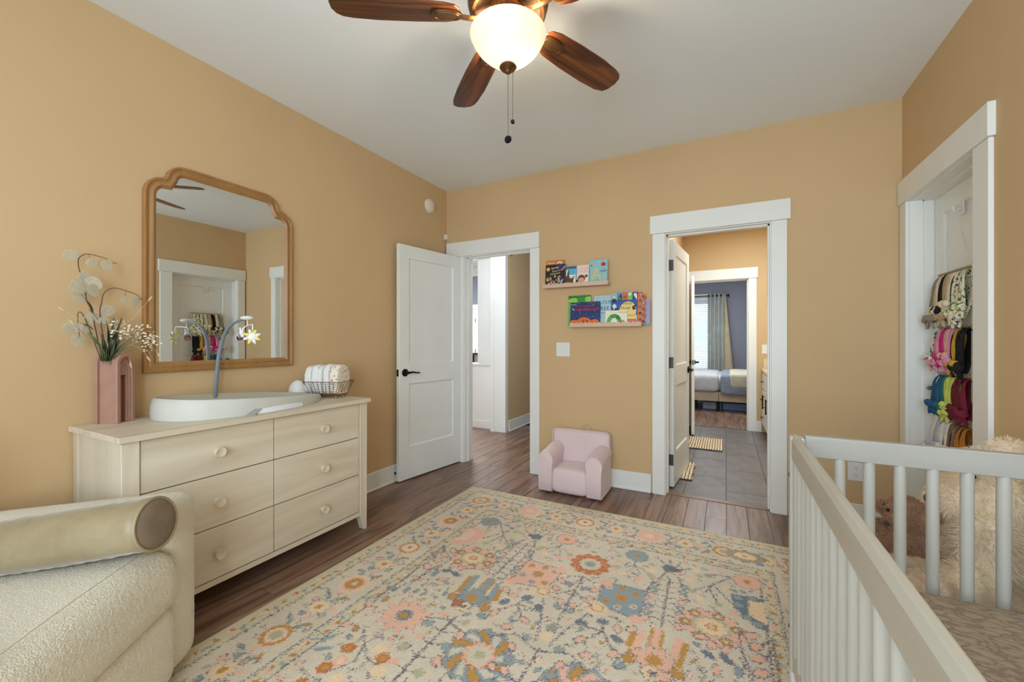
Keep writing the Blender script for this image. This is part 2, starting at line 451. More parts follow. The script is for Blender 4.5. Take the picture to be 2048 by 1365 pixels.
# visible face looks to +X, that is local -y
lever(d2, .725 - .06, .925, -.035, -1); lever(d2, .725 - .06, .925, 0, 1)
for z in (.22, 1.02, 1.82):
    h_ = MB().box(-.0025, -.0002, -.034, .004, z - .045, z + .045).build('hinge', m_steel, d2)
    MB().tube([(-.006, .004, z - .047), (-.006, .004, z + .047)], .006, 8).build('hinge_pin', m_black, h_)
# closet door in the right wall, shut
d3 = door('door_3', (XR + .107, 2.556), PI / 2, .735)
lever(d3, .735 - .055, .925, 0, 1)
MB().box(.7352, .7372, -.03, -.004, .88, .97).build('latch_plate', m_black, d3)

# ------------------------------------------------------------------ patterned rug
RX0, RX1, RY0, RY1 = -1.853, 0.561, -0.20, 2.856
def make_rug():
    step = 0.0042
    nx = int((RX1 - RX0) / step) + 1; ny = int((RY1 - 0.30) / step) + 1   # fine grid from Y=0.30 up; the rest lies behind the camera
    xs = np.linspace(RX0, RX1, nx); ys = np.linspace(0.30, RY1, ny)
    X, Y = np.meshgrid(xs, ys)
    jit = 0.0036
    Xj = X + rng.normal(0, jit, X.shape); Yj = Y + rng.normal(0, jit, Y.shape)
    A = {k: np.array(lin(v)[:3]) for k, v in dict(cream=(217, 203, 180), cream2=(214, 201, 170), plum=(120, 110, 118), grey=(156, 152, 144), blue=(148, 160, 162), dblue=(116, 128, 138),
         teal=(150, 166, 162), gold=(196, 146, 72), pink=(234, 184, 158), lpink=(238, 204, 178), rust=(196, 118, 66), sage=(186, 180, 146), peach=(236, 206, 166)).items()}
    C = np.empty(X.shape + (3,)); C[:] = A['cream']
    sm = np.zeros(X.shape)
    # soft mottling
    g = rng.normal(0, 1, (ny // 24 + 3, nx // 24 + 3))
    yi = np.linspace(0, g.shape[0] - 2.001, ny); xi = np.linspace(0, g.shape[1] - 2.001, nx)
    y0 = yi.astype(int); x0 = xi.astype(int); fy = (yi - y0)[:, None]; fx = (xi - x0)[None, :]
    sm = (g[y0][:, x0] * (1 - fy) * (1 - fx) + g[y0 + 1][:, x0] * fy * (1 - fx) + g[y0][:, x0 + 1] * (1 - fy) * fx + g[y0 + 1][:, x0 + 1] * fy * fx)
    def win(cx, cy, r):
        i0 = max(0, int((cx - r - RX0) / step) - 1); i1 = min(nx, int((cx + r - RX0) / step) + 3)
        j0 = max(0, int((cy - r - 0.30) / step) - 1); j1 = min(ny, int((cy + r - 0.30) / step) + 3)
        if i0 >= i1 or j0 >= j1: return None
        return (slice(j0, j1), slice(i0, i1))
    def paint(mask, w, col, p=1.0):
        if p < 1: mask = mask & (rng.random(mask.shape) < p)
        C[w][mask] = A[col]
    def polar(cx, cy, r):
        w = win(cx, cy, r * 1.5)
        if w is None: return None, None, None
        dx = Xj[w] - cx; dy = Yj[w] - cy
        return w, np.hypot(dx, dy), np.arctan2(dy, dx)
    def flower(cx, cy, r, cols, n=9, amp=.12, sy=1.0, outline='plum', ph=0.0, sharp=False):
        """concentric scalloped rings: cols from the outside in, as (radius fraction, colour)"""
        w = win(cx, cy, r * 1.6)
        if w is None: return
        dx = Xj[w] - cx; dy = (Yj[w] - cy) / sy
        d = np.hypot(dx, dy); a = np.arctan2(dy, dx) + ph
        s = (np.abs(np.sin(a * n / 2)) if not sharp else 2 * np.abs((a * n / (2 * PI)) % 1 - .5))
        R = r * (1 - amp + amp * s)
        if outline: paint((d < R + .005) & (d > R - .001), w, outline, .75)
        for fr, c in cols: paint(d < R * fr, w, c)
    def line(p, q, wd=.005, col='plum', pr=.72):
        wd = wd * .8
        cx, cy = (p[0] + q[0]) / 2, (p[1] + q[1]) / 2; L = math.hypot(q[0] - p[0], q[1] - p[1])
        w = win(cx, cy, L / 2 + .02)
        if w is None: return
        ux, uy = (q[0] - p[0]) / (L + 1e-9), (q[1] - p[1]) / (L + 1e-9)
        dx = Xj[w] - p[0]; dy = Yj[w] - p[1]; t = dx * ux + dy * uy; n_ = np.abs(-dx * uy + dy * ux)
        paint((t > 0) & (t < L) & (n_ < wd), w, col, pr)
    def path(pts, wd=.005, col='plum', pr=.8):
        for a, b in zip(pts[:-1], pts[1:]): line(a, b, wd, col, pr)
    def leaf(cx, cy, L, W, ang, col, outline='plum'):
        w = win(cx, cy, L * 1.2)
        if w is None: return
        ca, sa = math.cos(ang), math.sin(ang); dx = Xj[w] - cx; dy = Yj[w] - cy
        u = (dx * ca + dy * sa) / L; v = (-dx * sa + dy * ca) / W
        d = u * u + v * v
        if outline: paint(d < 1.0, w, outline, .7)
        paint(d < .55, w, col)
    def poly(pts, col):
        cx = sum(p[0] for p in pts) / len(pts); cy = sum(p[1] for p in pts) / len(pts); r = max(math.hypot(p[0] - cx, p[1] - cy) for p in pts)
        w = win(cx, cy, r + .01)
        if w is None: return
        px, py = Xj[w], Yj[w]; ins = np.zeros(px.shape, bool)
        for i in range(len(pts)):
            (x1, y1), (x2, y2) = pts[i], pts[(i + 1) % len(pts)]
            c = ((y1 > py) != (y2 > py)) & (px < (x2 - x1) * (py - y1) / (y2 - y1 + 1e-12) + x1); ins ^= c
        paint(ins, w, col)
    def blob(cx, cy, r, col, center=None, outline='plum'):
        flower(cx, cy, r, [(1, col)] + ([(.4, center)] if center else []), 4, .15, outline=outline, ph=rng.random() * 3)
    def sprig(cx, cy, s=1.0, ang=0.0, cols=('sage', 'peach', 'pink')):
        """small branching sprig of leaves"""
        for k, da in enumerate((-1.0, -.35, .35, 1.0)):
            L = .115 * s * (1 if abs(da) < .5 else .9); a = ang + da
            p = (cx + L * math.cos(a), cy + L * math.sin(a))
            path([(cx, cy), (cx + .5 * L * math.cos(a + .15), cy + .5 * L * math.sin(a + .15)), p], .0042, 'grey' if k % 2 else 'plum', .7)
            blob(p[0], p[1], .020 * s, cols[k % 3], None, None)
    CX = -0.646
    # borders -------------------------------------------------------------
    full = (slice(0, ny), slice(0, nx))
    ed = np.minimum(np.minimum(Xj - RX0, RX1 - Xj), RY1 - Yj)     # distance from the edge
    paint(ed < .095, full, 'cream2'); paint((ed > .35) & (ed < .415), full, 'cream2')
    for e0, wd, p in ((.088, .0035, .75), (.098, .0025, .5), (.345, .0035, .8), (.357, .002, .55), (.412, .0035, .9)):
        paint(np.abs(ed - e0) < wd, full, 'plum', p)
    def along(side, t, e):
        if side == 0: return (RX0 + e, RY1 - t)
        if side == 1: return (RX1 - e, RY1 - t)
        return (RX0 + t, RY1 - e)
    for side, L in ((0, 3.0), (1, 3.0), (2, RX1 - RX0)):
        for e0, a0 in ((.052, .09), (.385, .42)):
            t = a0 + .02; k = 0
            while t < L - a0:
                x, y = along(side, t, e0 + .010 * math.sin(k * 1.9)); x2, y2 = along(side, t + .03, e0 - .012 * math.sin(k * 1.9))
                leaf(x, y, .024, .011, rng.random() * 3, ('gold', 'teal', 'pink', 'gold', 'blue', 'peach')[k % 6], None)
                if k % 2: line((x, y), (x2, y2), .003, 'gold', .7)
                if k % 3 == 0: line((x, y), (x2, y2), .003, 'plum', .6)
                if k % 3 == 1: blob(x2, y2, .010, 'rust', None, None)
                t += .047; k += 1
        # main border: alternating rosettes, star sprays and small leaves
        t = .215; k = 0
        while t < L - .1:
            x, y = along(side, t, .225)
            kind = k % 4
            if kind == 0: flower(x, y, .062, [(1, 'gold'), (.78, 'lpink'), (.42, 'peach'), (.2, 'plum')] if k % 8 else [(1, 'gold'), (.72, 'lpink'), (.45, 'sage')], 12, .10, outline='pink')
            elif kind == 2: flower(x, y, .072, [(1, 'lpink'), (.86, 'pink'), (.62, 'gold'), (.2, 'cream')] if side == 0 else [(1, 'pink'), (.4, 'lpink')], 14, .10, outline='peach')
            else:
                flower(x, y, .060, [(.78, 'peach'), (.3, 'gold')], 8, .35)
                for q in range(8):
                    a = q * PI / 4 + .3; blob(x + .07 * math.cos(a), y + .07 * math.sin(a), .014, ('pink', 'sage', 'blue')[q % 3], None, 'plum' if q % 2 else None)
            for dt, de, c in ((.10, .165, 'blue'), (.10, .285, 'gold'), (.085, .225, 'pink'), (.125, .20, 'teal'), (.12, .262, 'grey')):
                xa, ya = along(side, t + dt, de); leaf(xa, ya, .026, .010, rng.random() * 3, c, 'plum' if c != 'pink' else None)
                xb, yb = along(side, t + dt + .035, de + .015); line((xa, ya), (xb, yb), .0035, 'plum', .6)
            t += .2 if side != 2 else .2035; k += 1
    # fixed motifs of the border near the corner of the photograph
    flower(.095, 2.628, .095, [(1, 'teal'), (.78, 'gold'), (.6, 'peach'), (.16, 'blue')], 10, .12, .7)
    # field -----------------------------------------------------------------
    def half(m):
        """everything that repeats left and right of the centre stem; m = +1 right, -1 left"""
        def P(x, y): return (CX + m * (x - CX), y)
        def F(x, y, *a, **k): q = P(x, y); flower(q[0], q[1], *a, **k)
        def Pp(pts, **k): path([P(*p) for p in pts], **k)
        hub = (-.243, 2.286)
        F(-.225, 2.300, .042, [(1, 'lpink'), (.5, 'plum')], n=6, amp=.3); F(-.265, 2.300, .034, [(1, 'dblue')], n=5, amp=.2)
        for a in (.6, 1.3, 2.4, 1.9): Pp([hub, (hub[0] + .1 * math.cos(a), hub[1] + .12 * math.sin(a))])
        Pp([(-.275, 2.26), (-.343, 2.041)], wd=.0065); Pp([(-.213, 2.239), (-.150, 2.045)], wd=.0065)
        Pp([(-.251, 2.203), (-.245, 1.895), (-.239, 1.812)], wd=.0065)
        for i in range(8):
            y = 2.17 - i * .045
            for s in (-1, 1):
                Pp([(-.246, y), (-.246 + s * .035, y + .012), (-.246 + s * .055, y - .006)], wd=.0032)
                q = P(-.246 + s * .066, y - .010); blob(q[0], q[1], .017, ('pink', 'blue', 'teal', 'pink')[(i + (s > 0)) % 4], 'cream')
        # the square with flowers hung from the hub
        sq = [P(*p) for p in ((-.539, 2.034), (-.336, 2.041), (-.335, 1.807), (-.527, 1.844))]
        big = m > 0
        poly(sq, 'blue' if big else 'pink'); path(sq + [sq[0]], .004)
        for dx, dy, c in ((0, 0, 'gold'), (-.07, .06, 'cream'), (.06, .06, 'gold'), (.065, -.04, 'cream'), (-.06, -.055, 'gold'), (0, -.075, 'cream'), (-.012, .075, 'gold')):
            F(-.434 + dx, 1.935 + dy, .030 if (dx, dy) == (0, 0) else .019, [(1, c if big else ('teal' if c == 'cream' else 'gold')), (.35, 'rust' if big else 'blue')], n=6, amp=.25, outline=None)
        F(-.525, 2.025, .032, [(1, 'pink')], n=5, outline=None); F(-.345, 1.815, .034, [(1, 'pink')], n=5, amp=.4, outline=None)
        F(-.515, 1.815, .045, [(1, 'peach'), (.7, 'gold'), (.55, 'peach')], n=6, outline=None)
        # finger-like palmette below
        for (fx, fy, lx, ly, c1, c2) in ((-.314, 1.73, -.335, 1.64, 'gold', 0), (-.250, 1.79, -.250, 1.66, 'gold', 0), (-.155, 1.765, -.170, 1.62, 'gold', 0)):
            Pp([(fx, fy), (lx, ly), (-.24, 1.60)], wd=.034, col='gold' if m > 0 else 'gold', pr=1)
        for (fx, fy, lx, ly) in ((-.300, 1.76, -.318, 1.63), (-.250, 1.80, -.248, 1.64), (-.165, 1.785, -.180, 1.62)):
            Pp([(fx, fy), (lx, ly), (-.24, 1.60)], wd=.019, col='pink' if m > 0 else 'blue', pr=1)
        F(-.24, 1.615, .075, [(1, 'pink' if m > 0 else 'blue'), (.45, 'gold')], n=8, amp=.4, outline='plum')
        F(-.24, 1.545, .035, [(1, 'peach'), (.4, 'plum')], n=5, amp=.3)
        for x, y in ((-.33, 1.58), (-.155, 1.585)): F(x, y, .026, [(1, 'gold')], n=5, amp=.3)
        # flower between the square and the centre
        F(-.439, 2.355, .062, [(1, 'blue' if m > 0 else 'pink'), (.72, 'teal' if m > 0 else 'pink'), (.28, 'gold')], n=9, amp=.12, outline='grey' if m > 0 else 'plum')
        q = P(-.43, 2.25); sprig(q[0], q[1], 1.0, -PI / 2)
        Pp([(-.438, 2.295), (-.43, 2.24)])
        for x, y, c in ((-.35, 2.30, 'sage'), (-.34, 2.24, 'peach'), (-.53, 2.31, 'sage'), (-.52, 2.25, 'pink'), (-.33, 2.17, 'sage'), (-.52, 2.16, 'pink')): q = P(x, y); blob(q[0], q[1], .018, c, None, None)
        # corner: flower and branch
        F(.093, 2.352, .066, [(1, 'pink' if m > 0 else 'blue'), (.3, 'gold')], n=9, amp=.15, outline='plum' if m > 0 else 'grey')
        Pp([(.024, 2.363), (-.061, 2.243), (-.135, 2.157)]); Pp([(-.061, 2.243), (-.106, 2.119)]); Pp([(-.072, 2.206), (-.036, 2.105)]); Pp([(-.046, 2.235), (.021, 2.128)]); Pp([(.024, 2.363), (-.096, 2.336)])
        for x, y, c in ((-.14, 2.35, 'peach'), (-.10, 2.38, 'sage'), (-.12, 2.30, 'sage'), (-.16, 2.24, 'peach'), (-.145, 2.145, 'sage'), (-.11, 2.105, 'peach'), (-.03, 2.09, 'sage'), (.03, 2.11, 'peach'), (.04, 2.18, 'sage'), (.0, 2.25, 'peach'), (.03, 2.05, 'pink')): q = P(x, y); blob(q[0], q[1], .019, c, None, None)
        # big palmette at the edge of the field
        tri = [P(*p) for p in ((.02, 2.21), (.156, 2.23), (.16, 1.98), (.12, 1.995), (.03, 2.10))]
        poly(tri, 'dblue' if m > 0 else 'pink'); poly([P(*p) for p in ((.09, 2.19), (.156, 2.20), (.156, 2.03), (.09, 2.07))], 'peach' if m > 0 else 'lpink')
        for x, y in ((.05, 2.19), (.05, 2.13), (.08, 2.05), (.12, 2.02), (.11, 2.21)): F(x, y, .02, [(1, 'blue' if m > 0 else 'pink')], n=5, outline='plum' if m > 0 else None)
        # large gear-like rosette
        F(-.055, 1.915, .135, [(1, 'pink'), (.62, 'sage'), (.48, 'peach'), (.2, 'gold'), (.12, 'pink')], n=11, amp=.22, sy=.85)
        for a in range(6): F(-.055 + .10 * math.cos(a + .3), 1.915 + .085 * math.sin(a + .3), .022, [(1, 'gold'), (.5, 'cream')], n=5, outline='plum')
        Pp([(.047, 1.95), (.052, 1.82), (.088, 1.69), (.09, 1.55)], wd=.005)
        Pp([(.165, 1.944), (.121, 1.884)], wd=.006); Pp([(.159, 1.852), (.123, 1.811)], wd=.006); Pp([(.166, 1.95), (.168, 1.74), (.14, 1.6), (.16, 1.4)], wd=.006)
        for x, y in ((.105, 1.87), (.108, 1.805), (.09, 1.93), (.115, 1.73)): q = P(x, y); leaf(q[0], q[1], .036, .024, .8 * m, 'pink')
        for x, y, c in ((-.06, 1.74, 'dblue'), (.0, 1.745, 'dblue'), (-.05, 1.80, 'pink'), (.0, 1.80, 'pink'), (-.09, 1.83, 'pink'), (-.03, 1.67, 'pink'), (.04, 1.70, 'blue')): q = P(x, y); leaf(q[0], q[1], .032, .018, rng.random() * 3, c)
        # branch with tulip buds, left of the palmette
        Pp([(-.531, 1.672), (-.449, 1.674), (-.379, 1.575), (-.358, 1.552)], wd=.0055); Pp([(-.449, 1.674), (-.508, 1.598)], wd=.0055); Pp([(-.466, 1.73), (-.449, 1.674)], wd=.0055)
        Pp([(-.508, 1.598), (-.475, 1.535)], wd=.0045)
        for x, y, c in ((-.545, 1.69, 'dblue'), (-.468, 1.735, 'dblue'), (-.40, 1.72, 'pink'), (-.39, 1.66, 'dblue'), (-.52, 1.59, 'pink'), (-.385, 1.575, 'pink'), (-.475, 1.52, 'pink'), (-.35, 1.53, 'blue'), (-.35, 1.745, 'pink')): q = P(x, y); leaf(q[0], q[1], .030, .020, rng.random() * 3, c)
        # lower wheel
        F(-.455, 1.335, .14, [(1, 'blue')], n=12, amp=.12)
        q = P(-.455, 1.335); w, d, a = polar(q[0], q[1], .14)
        if w is not None:
            sw = np.sin(a * 6 + m * d * 34)
            paint((d < .125) & (sw > .35), w, 'gold'); paint((d < .118) & (sw < -.55), w, 'cream' if m < 0 else 'pink'); paint((d < .125) & (np.abs(sw - .35) < .12), w, 'plum', .7)
        F(-.455, 1.335, .066, [(1, 'pink' if m < 0 else 'pink'), (.78, 'cream'), (.35, 'sage')], n=12, amp=.25, outline='rust')
        Pp([(-.345, 1.40), (-.22, 1.44), (-.12, 1.40)]); Pp([(-.40, 1.21), (-.39, 1.10), (-.36, .9)], wd=.005)
        # sunburst out at the edge
        F(-.045, 1.375, .125, [(1, 'pink'), (.42, 'cream'), (.36, 'dblue'), (.22, 'gold')], n=11, amp=.42, sharp=True, outline='plum', sy=.95)
        Pp([(-.25, 1.483), (-.25, 1.2), (-.26, 1.0), (-.25, .7)], wd=.007)
        for i in range(9):
            y = 1.46 - i * .075
            for s in (-1, 1):
                q = P(-.25 + s * (.06 + .02 * (i % 2)), y); leaf(q[0], q[1], .030, .022, s * m * .6 + 1.2, ('sage', 'pink', 'teal', 'pink')[(i + (s > 0)) % 4], 'plum' if i % 2 else None)
                Pp([(-.25, y - .02), (-.25 + s * .045, y)], wd=.0035)
        q = P(-.20, 1.55); blob(q[0], q[1], .024, 'rust' if m < 0 else 'pink')
        # scattered rust and gold petals
        for x, y, c, r in ((.014, 1.129, 'rust', .030), (-.142, 1.152, 'rust', .030), (-.01, 1.068, 'pink', .030), (.016, 1.021, 'rust', .030), (-.173, 1.097, 'peach', .032), (-.096, 1.183, 'peach', .028), (-.07, 1.00, 'peach', .03), (.03, .93, 'rust', .03)):
            F(x, y, r, [(1, c), (.5, 'gold' if c == 'rust' else 'peach')], n=6, amp=.2, outline=None)
        Pp([(-.022, 1.174), (-.062, 1.095), (-.008, 1.011)], wd=.0045); Pp([(.049, 1.235), (-.087, 1.124), (-.147, 1.119)], wd=.0045); Pp([(-.05, 1.25), (-.022, 1.174)], wd=.005)
        q = P(.10, 1.08); leaf(q[0], q[1], .055, .016, -.6 * m, 'blue', None); q = P(.13, 1.13); leaf(q[0], q[1], .045, .016, -1.2 * m, 'teal', None)
        # a long stem from the centre out under the first branch, and edge sprays
        Pp([(.049, 1.78), (.12, 1.52), (.15, 1.30)], wd=.0045)
        for x, y, c in ((.10, 1.62, 'pink'), (.14, 1.50, 'blue'), (.11, 1.42, 'gold'), (.15, 1.36, 'pink'), (.07, 1.52, 'teal'), (.13, 1.22, 'pink'), (.08, 1.22, 'gold')): q = P(x, y); leaf(q[0], q[1], .026, .017, rng.random() * 3, c)
        for y in (.55, .75, .95): F(-.45, y, .09, [(1, 'pink'), (.6, 'blue'), (.3, 'gold')], n=9, amp=.2); F(-.06, y - .1, .08, [(1, 'blue'), (.6, 'peach'), (.3, 'rust')], n=9, amp=.2)
    half(1); half(-1)
    # centre stem
    flower(CX, 2.152, .108, [(1, 'rust'), (.56, 'cream'), (.30, 'sage'), (.18, 'blue')], 11, .16, outline=None)
    w = win(CX, 2.152, .12)
    d = np.hypot(Xj[w] - CX, Yj[w] - 2.152); paint((d > .065) & (d < .098) & (rng.random(d.shape) < .14), w, 'pink')
    path([(-.644, 2.03), (-.642, 1.764), (-.635, 1.618)], .006)
    for s in (-1, 1):
        path([(CX, 2.022), (CX + s * .07, 1.989)]); path([(CX, 2.022), (CX + s * .03, 1.90)]); path([(CX, 1.892), (CX + s * .070, 1.824)]); path([(CX, 1.85), (CX + s * .075, 1.86)], .004)
        for x, y, c in ((.085, 1.985, 'lpink'), (.045, 1.93, 'blue'), (.082, 1.935, 'pink'), (.085, 1.865, 'pink'), (.08, 1.81, 'lpink'), (.03, 1.74, 'teal'), (.03, 1.78, 'pink')):
            leaf(CX + s * x, y, .026, .019, s * .7, c)
        path([(CX + s * .108, 1.764), (CX + s * .048, 1.583), (CX + s * .03, 1.498)], .0055)
        path([(CX + s * .01, 1.458), (CX + s * .12, 1.50), (CX + s * .2, 1.44)], .0045)
        for x, y, c in ((.10, 1.43, 'pink'), (.09, 1.37, 'blue'), (.07, 1.50, 'teal'), (.12, 1.31, 'pink'), (.05, 1.30, 'blue'), (.07, 1.24, 'pink')): leaf(CX + s * x, y, .026, .018, s * .9, c)
    flower(CX, 1.54, .03, [(1, 'peach')], 5, .3, outline=None); flower(CX, 1.60, .024, [(1, 'teal'), (.5, 'gold')], 5, .3)
    path([(CX, 1.47), (CX, 1.30), (CX, 1.05), (CX, .5)], .007)
    for i in range(10):
        y = 1.28 - i * .07
        for s in (-1, 1): path([(CX, y), (CX + s * .06, y + .03)], .004); leaf(CX + s * .07, y + .035, .026, .018, s, ('pink', 'blue', 'teal')[i % 3])
    # small sprays wherever the ground is still bare
    free = (np.abs(C - A['cream']).sum(-1) < 1e-6)
    for k in range(2600):
        x = rng.uniform(RX0 + .43, RX1 - .43) if k % 3 else rng.uniform(RX0 + .11, RX1 - .11); y = rng.uniform(.9, RY1 - .11)
        w = win(x, y, .017)
        if w is None: continue
        f_ = (np.abs(C[w] - A['cream']).sum(-1) < 1e-6)
        if f_.mean() < .86: continue
        kind = rng.integers(0, 4); a = rng.random() * 6.28
        if kind == 0: leaf(x, y, .020, .012, a, ('pink', 'teal', 'lpink', 'blue')[k % 4], 'plum')
        elif kind == 1: line((x, y), (x + .03 * math.cos(a), y + .03 * math.sin(a)), .0045, 'plum', .65); leaf(x, y, .012, .009, a, 'sage', 'plum')
        elif kind == 2: leaf(x, y, .017, .011, a, ('peach', 'gold', 'pink')[k % 3], None); line((x, y), (x - .026 * math.cos(a), y - .026 * math.sin(a)), .004, 'grey', .6)
        else:
            for b_ in (-.5, .5): line((x, y), (x + .024 * math.cos(a + b_), y + .024 * math.sin(a + b_)), .004, 'plum', .6)
    # weave: light and dark stitches, the plain bound edge last
    shade = 1 + .035 * sm + rng.normal(0, .045, X.shape)
    C *= shade[..., None]
    eb = np.minimum(np.minimum(X - RX0, RX1 - X), RY1 - Y) < .022
    C[eb] = A['cream2'] * .96
    Z = np.full(X.shape, .011) + rng.normal(0, .00035, X.shape)
    Z[eb] = .010
    V = np.stack([X, Y, Z], -1).reshape(-1, 3)
    idx = np.arange(nx * ny).reshape(ny, nx)
    Fq = np.stack([idx[:-1, :-1], idx[:-1, 1:], idx[1:, 1:], idx[1:, :-1]], -1).reshape(-1, 4)
    me = bpy.data.meshes.new('rug')
    me.vertices.add(len(V)); me.vertices.foreach_set('co', V.ravel())
    me.loops.add(Fq.size); me.loops.foreach_set('vertex_index', Fq.ravel())
    me.polygons.add(len(Fq)); me.polygons.foreach_set('loop_start', np.arange(0, Fq.size, 4)); me.polygons.foreach_set('loop_total', np.full(len(Fq), 4))
    me.update()
    ca = me.color_attributes.new('pile', 'FLOAT_COLOR', 'POINT')
    rgba = np.ones((len(V), 4)); rgba[:, :3] = np.clip(C.reshape(-1, 3), 0, 1); ca.data.foreach_set('color', rgba.ravel().astype(np.float32))
    m, nt, b = new_mat('rug_pile')
    at = nt.nodes.new('ShaderNodeAttribute'); at.attribute_name = 'pile'
    nt.links.new(at.outputs['Color'], b.inputs['Base Color']); b.inputs['Roughness'].default_value = .95
    b.inputs['Specular IOR Level'].default_value = .1; b.inputs['Sheen Weight'].default_value = .15
    bump(nt, b, noise(nt, pos(nt), 420, 3, .6), .5, .003)
    me.materials.append(m)
    o = bpy.data.objects.new('rug', me); COL.objects.link(o)
    tag(o, 'large cream rug with faded pink, blue and gold floral pattern on the wood floor', 'rug')
    mb = plain('rug_binding', (226, 212, 178), .9, bmp=.3, bs=600)
    MB().box(RX0, RX1, RY0, RY1, 0.0005, .0085).build('backing', mb, o, bevel=.003)
    MB().box(RX0, RX1, RY0, .3005, .0085, .0105).build('plain_end', mb, o)
    return o
make_rug()

# ------------------------------------------------------------------ dresser
def make_dresser():
    e = empty('dresser', (-2.29, 1.32, 0), 0, 'long whitewashed wooden dresser with six drawers and round knobs, under the mirror', 'dresser')
    X0, X1 = -2.528, -2.060; Y0, Y1 = .706, 1.928; ZT = .816
    B = dict(world=True)
    MB().box(-2.530, -2.040, .692, 1.941, ZT, .840).build('top', m_wash, e, bevel=.002, seg=1, **B)
    wz = wood('whitewashed_wood_upright', (205, 191, 166), (216, 203, 180), (224, 213, 192), 2, 0.5, 0.55, False, 'obj', 0.7, 0.04)
    # four tapering corner posts
    for (xa, xb, dx) in ((X1 - .045, X1, 0), (X0, X0 + .045, 0)):
        for y0, y1, s in ((Y0, Y0 + .058, 1), (Y1 - .058, Y1, -1)):
            q = MB(); yo = y0 if s == 1 else y1; yi = y1 if s == 1 else y0
            q.prism([(yo, ZT), (yi, ZT), (yi, .10), (yo + s * .026, 0), (yo + s * .004, 0)], 0, xa, xb)
            q.build('leg', wz, e, bevel=.002, seg=1, **B)
    for y0, y1 in ((Y0 + .008, Y0 + .022), (Y1 - .022, Y1 - .008)):
        MB().box(X0 + .045, X1 - .045, y0, y1, .10, ZT).build('side_panel', wz, e, **B)
    MB().box(X1 - .030, X1 - .004, Y0 + .058, Y1 - .058, .096, .120).build('bottom_rail', m_wash, e, bevel=.0015, seg=1, **B)
    MB().box(X0, X0 + .01, Y0 + .045, Y1 - .045, .10, ZT).box(X0 + .012, X1 - .045, Y0 + .03, Y1 - .03, .10, .11).build('back_panel', m_wash, e, **B)
    MB().box(X1 - .05, X1 - .034, Y0 + .05, Y1 - .05, .12, ZT).build('gap_shadow_board', m_dark, e, **B)  # dark board added behind the drawers to paint shade into their gaps
    rows = [(.599, .811), (.363, .594), (.1255, .358)]
    for ci, (ya, yb) in enumerate(((.7675, 1.3108), (1.3158, 1.8655))):
        for z0, z1 in rows:
            d = MB().box(X1 - .028, X1 - .006, ya, yb, z0, z1).build('drawer', m_wash, e, bevel=.0018, seg=1, **B)
            yc = (ya + yb) / 2 + .006; zc = (z0 + z1) / 2 + .0
            MB().lathe([(.0, -.004), (.012, -.004), (.0125, .012), (.021, .020), (.0235, .030), (.0215, .036), (.017, .034), (.0, .032)], (X1 - .006, yc, zc), 24, 0, False).build('knob', m_wash, d, smooth=True, angle=40, world=True)
    return e
make_dresser()

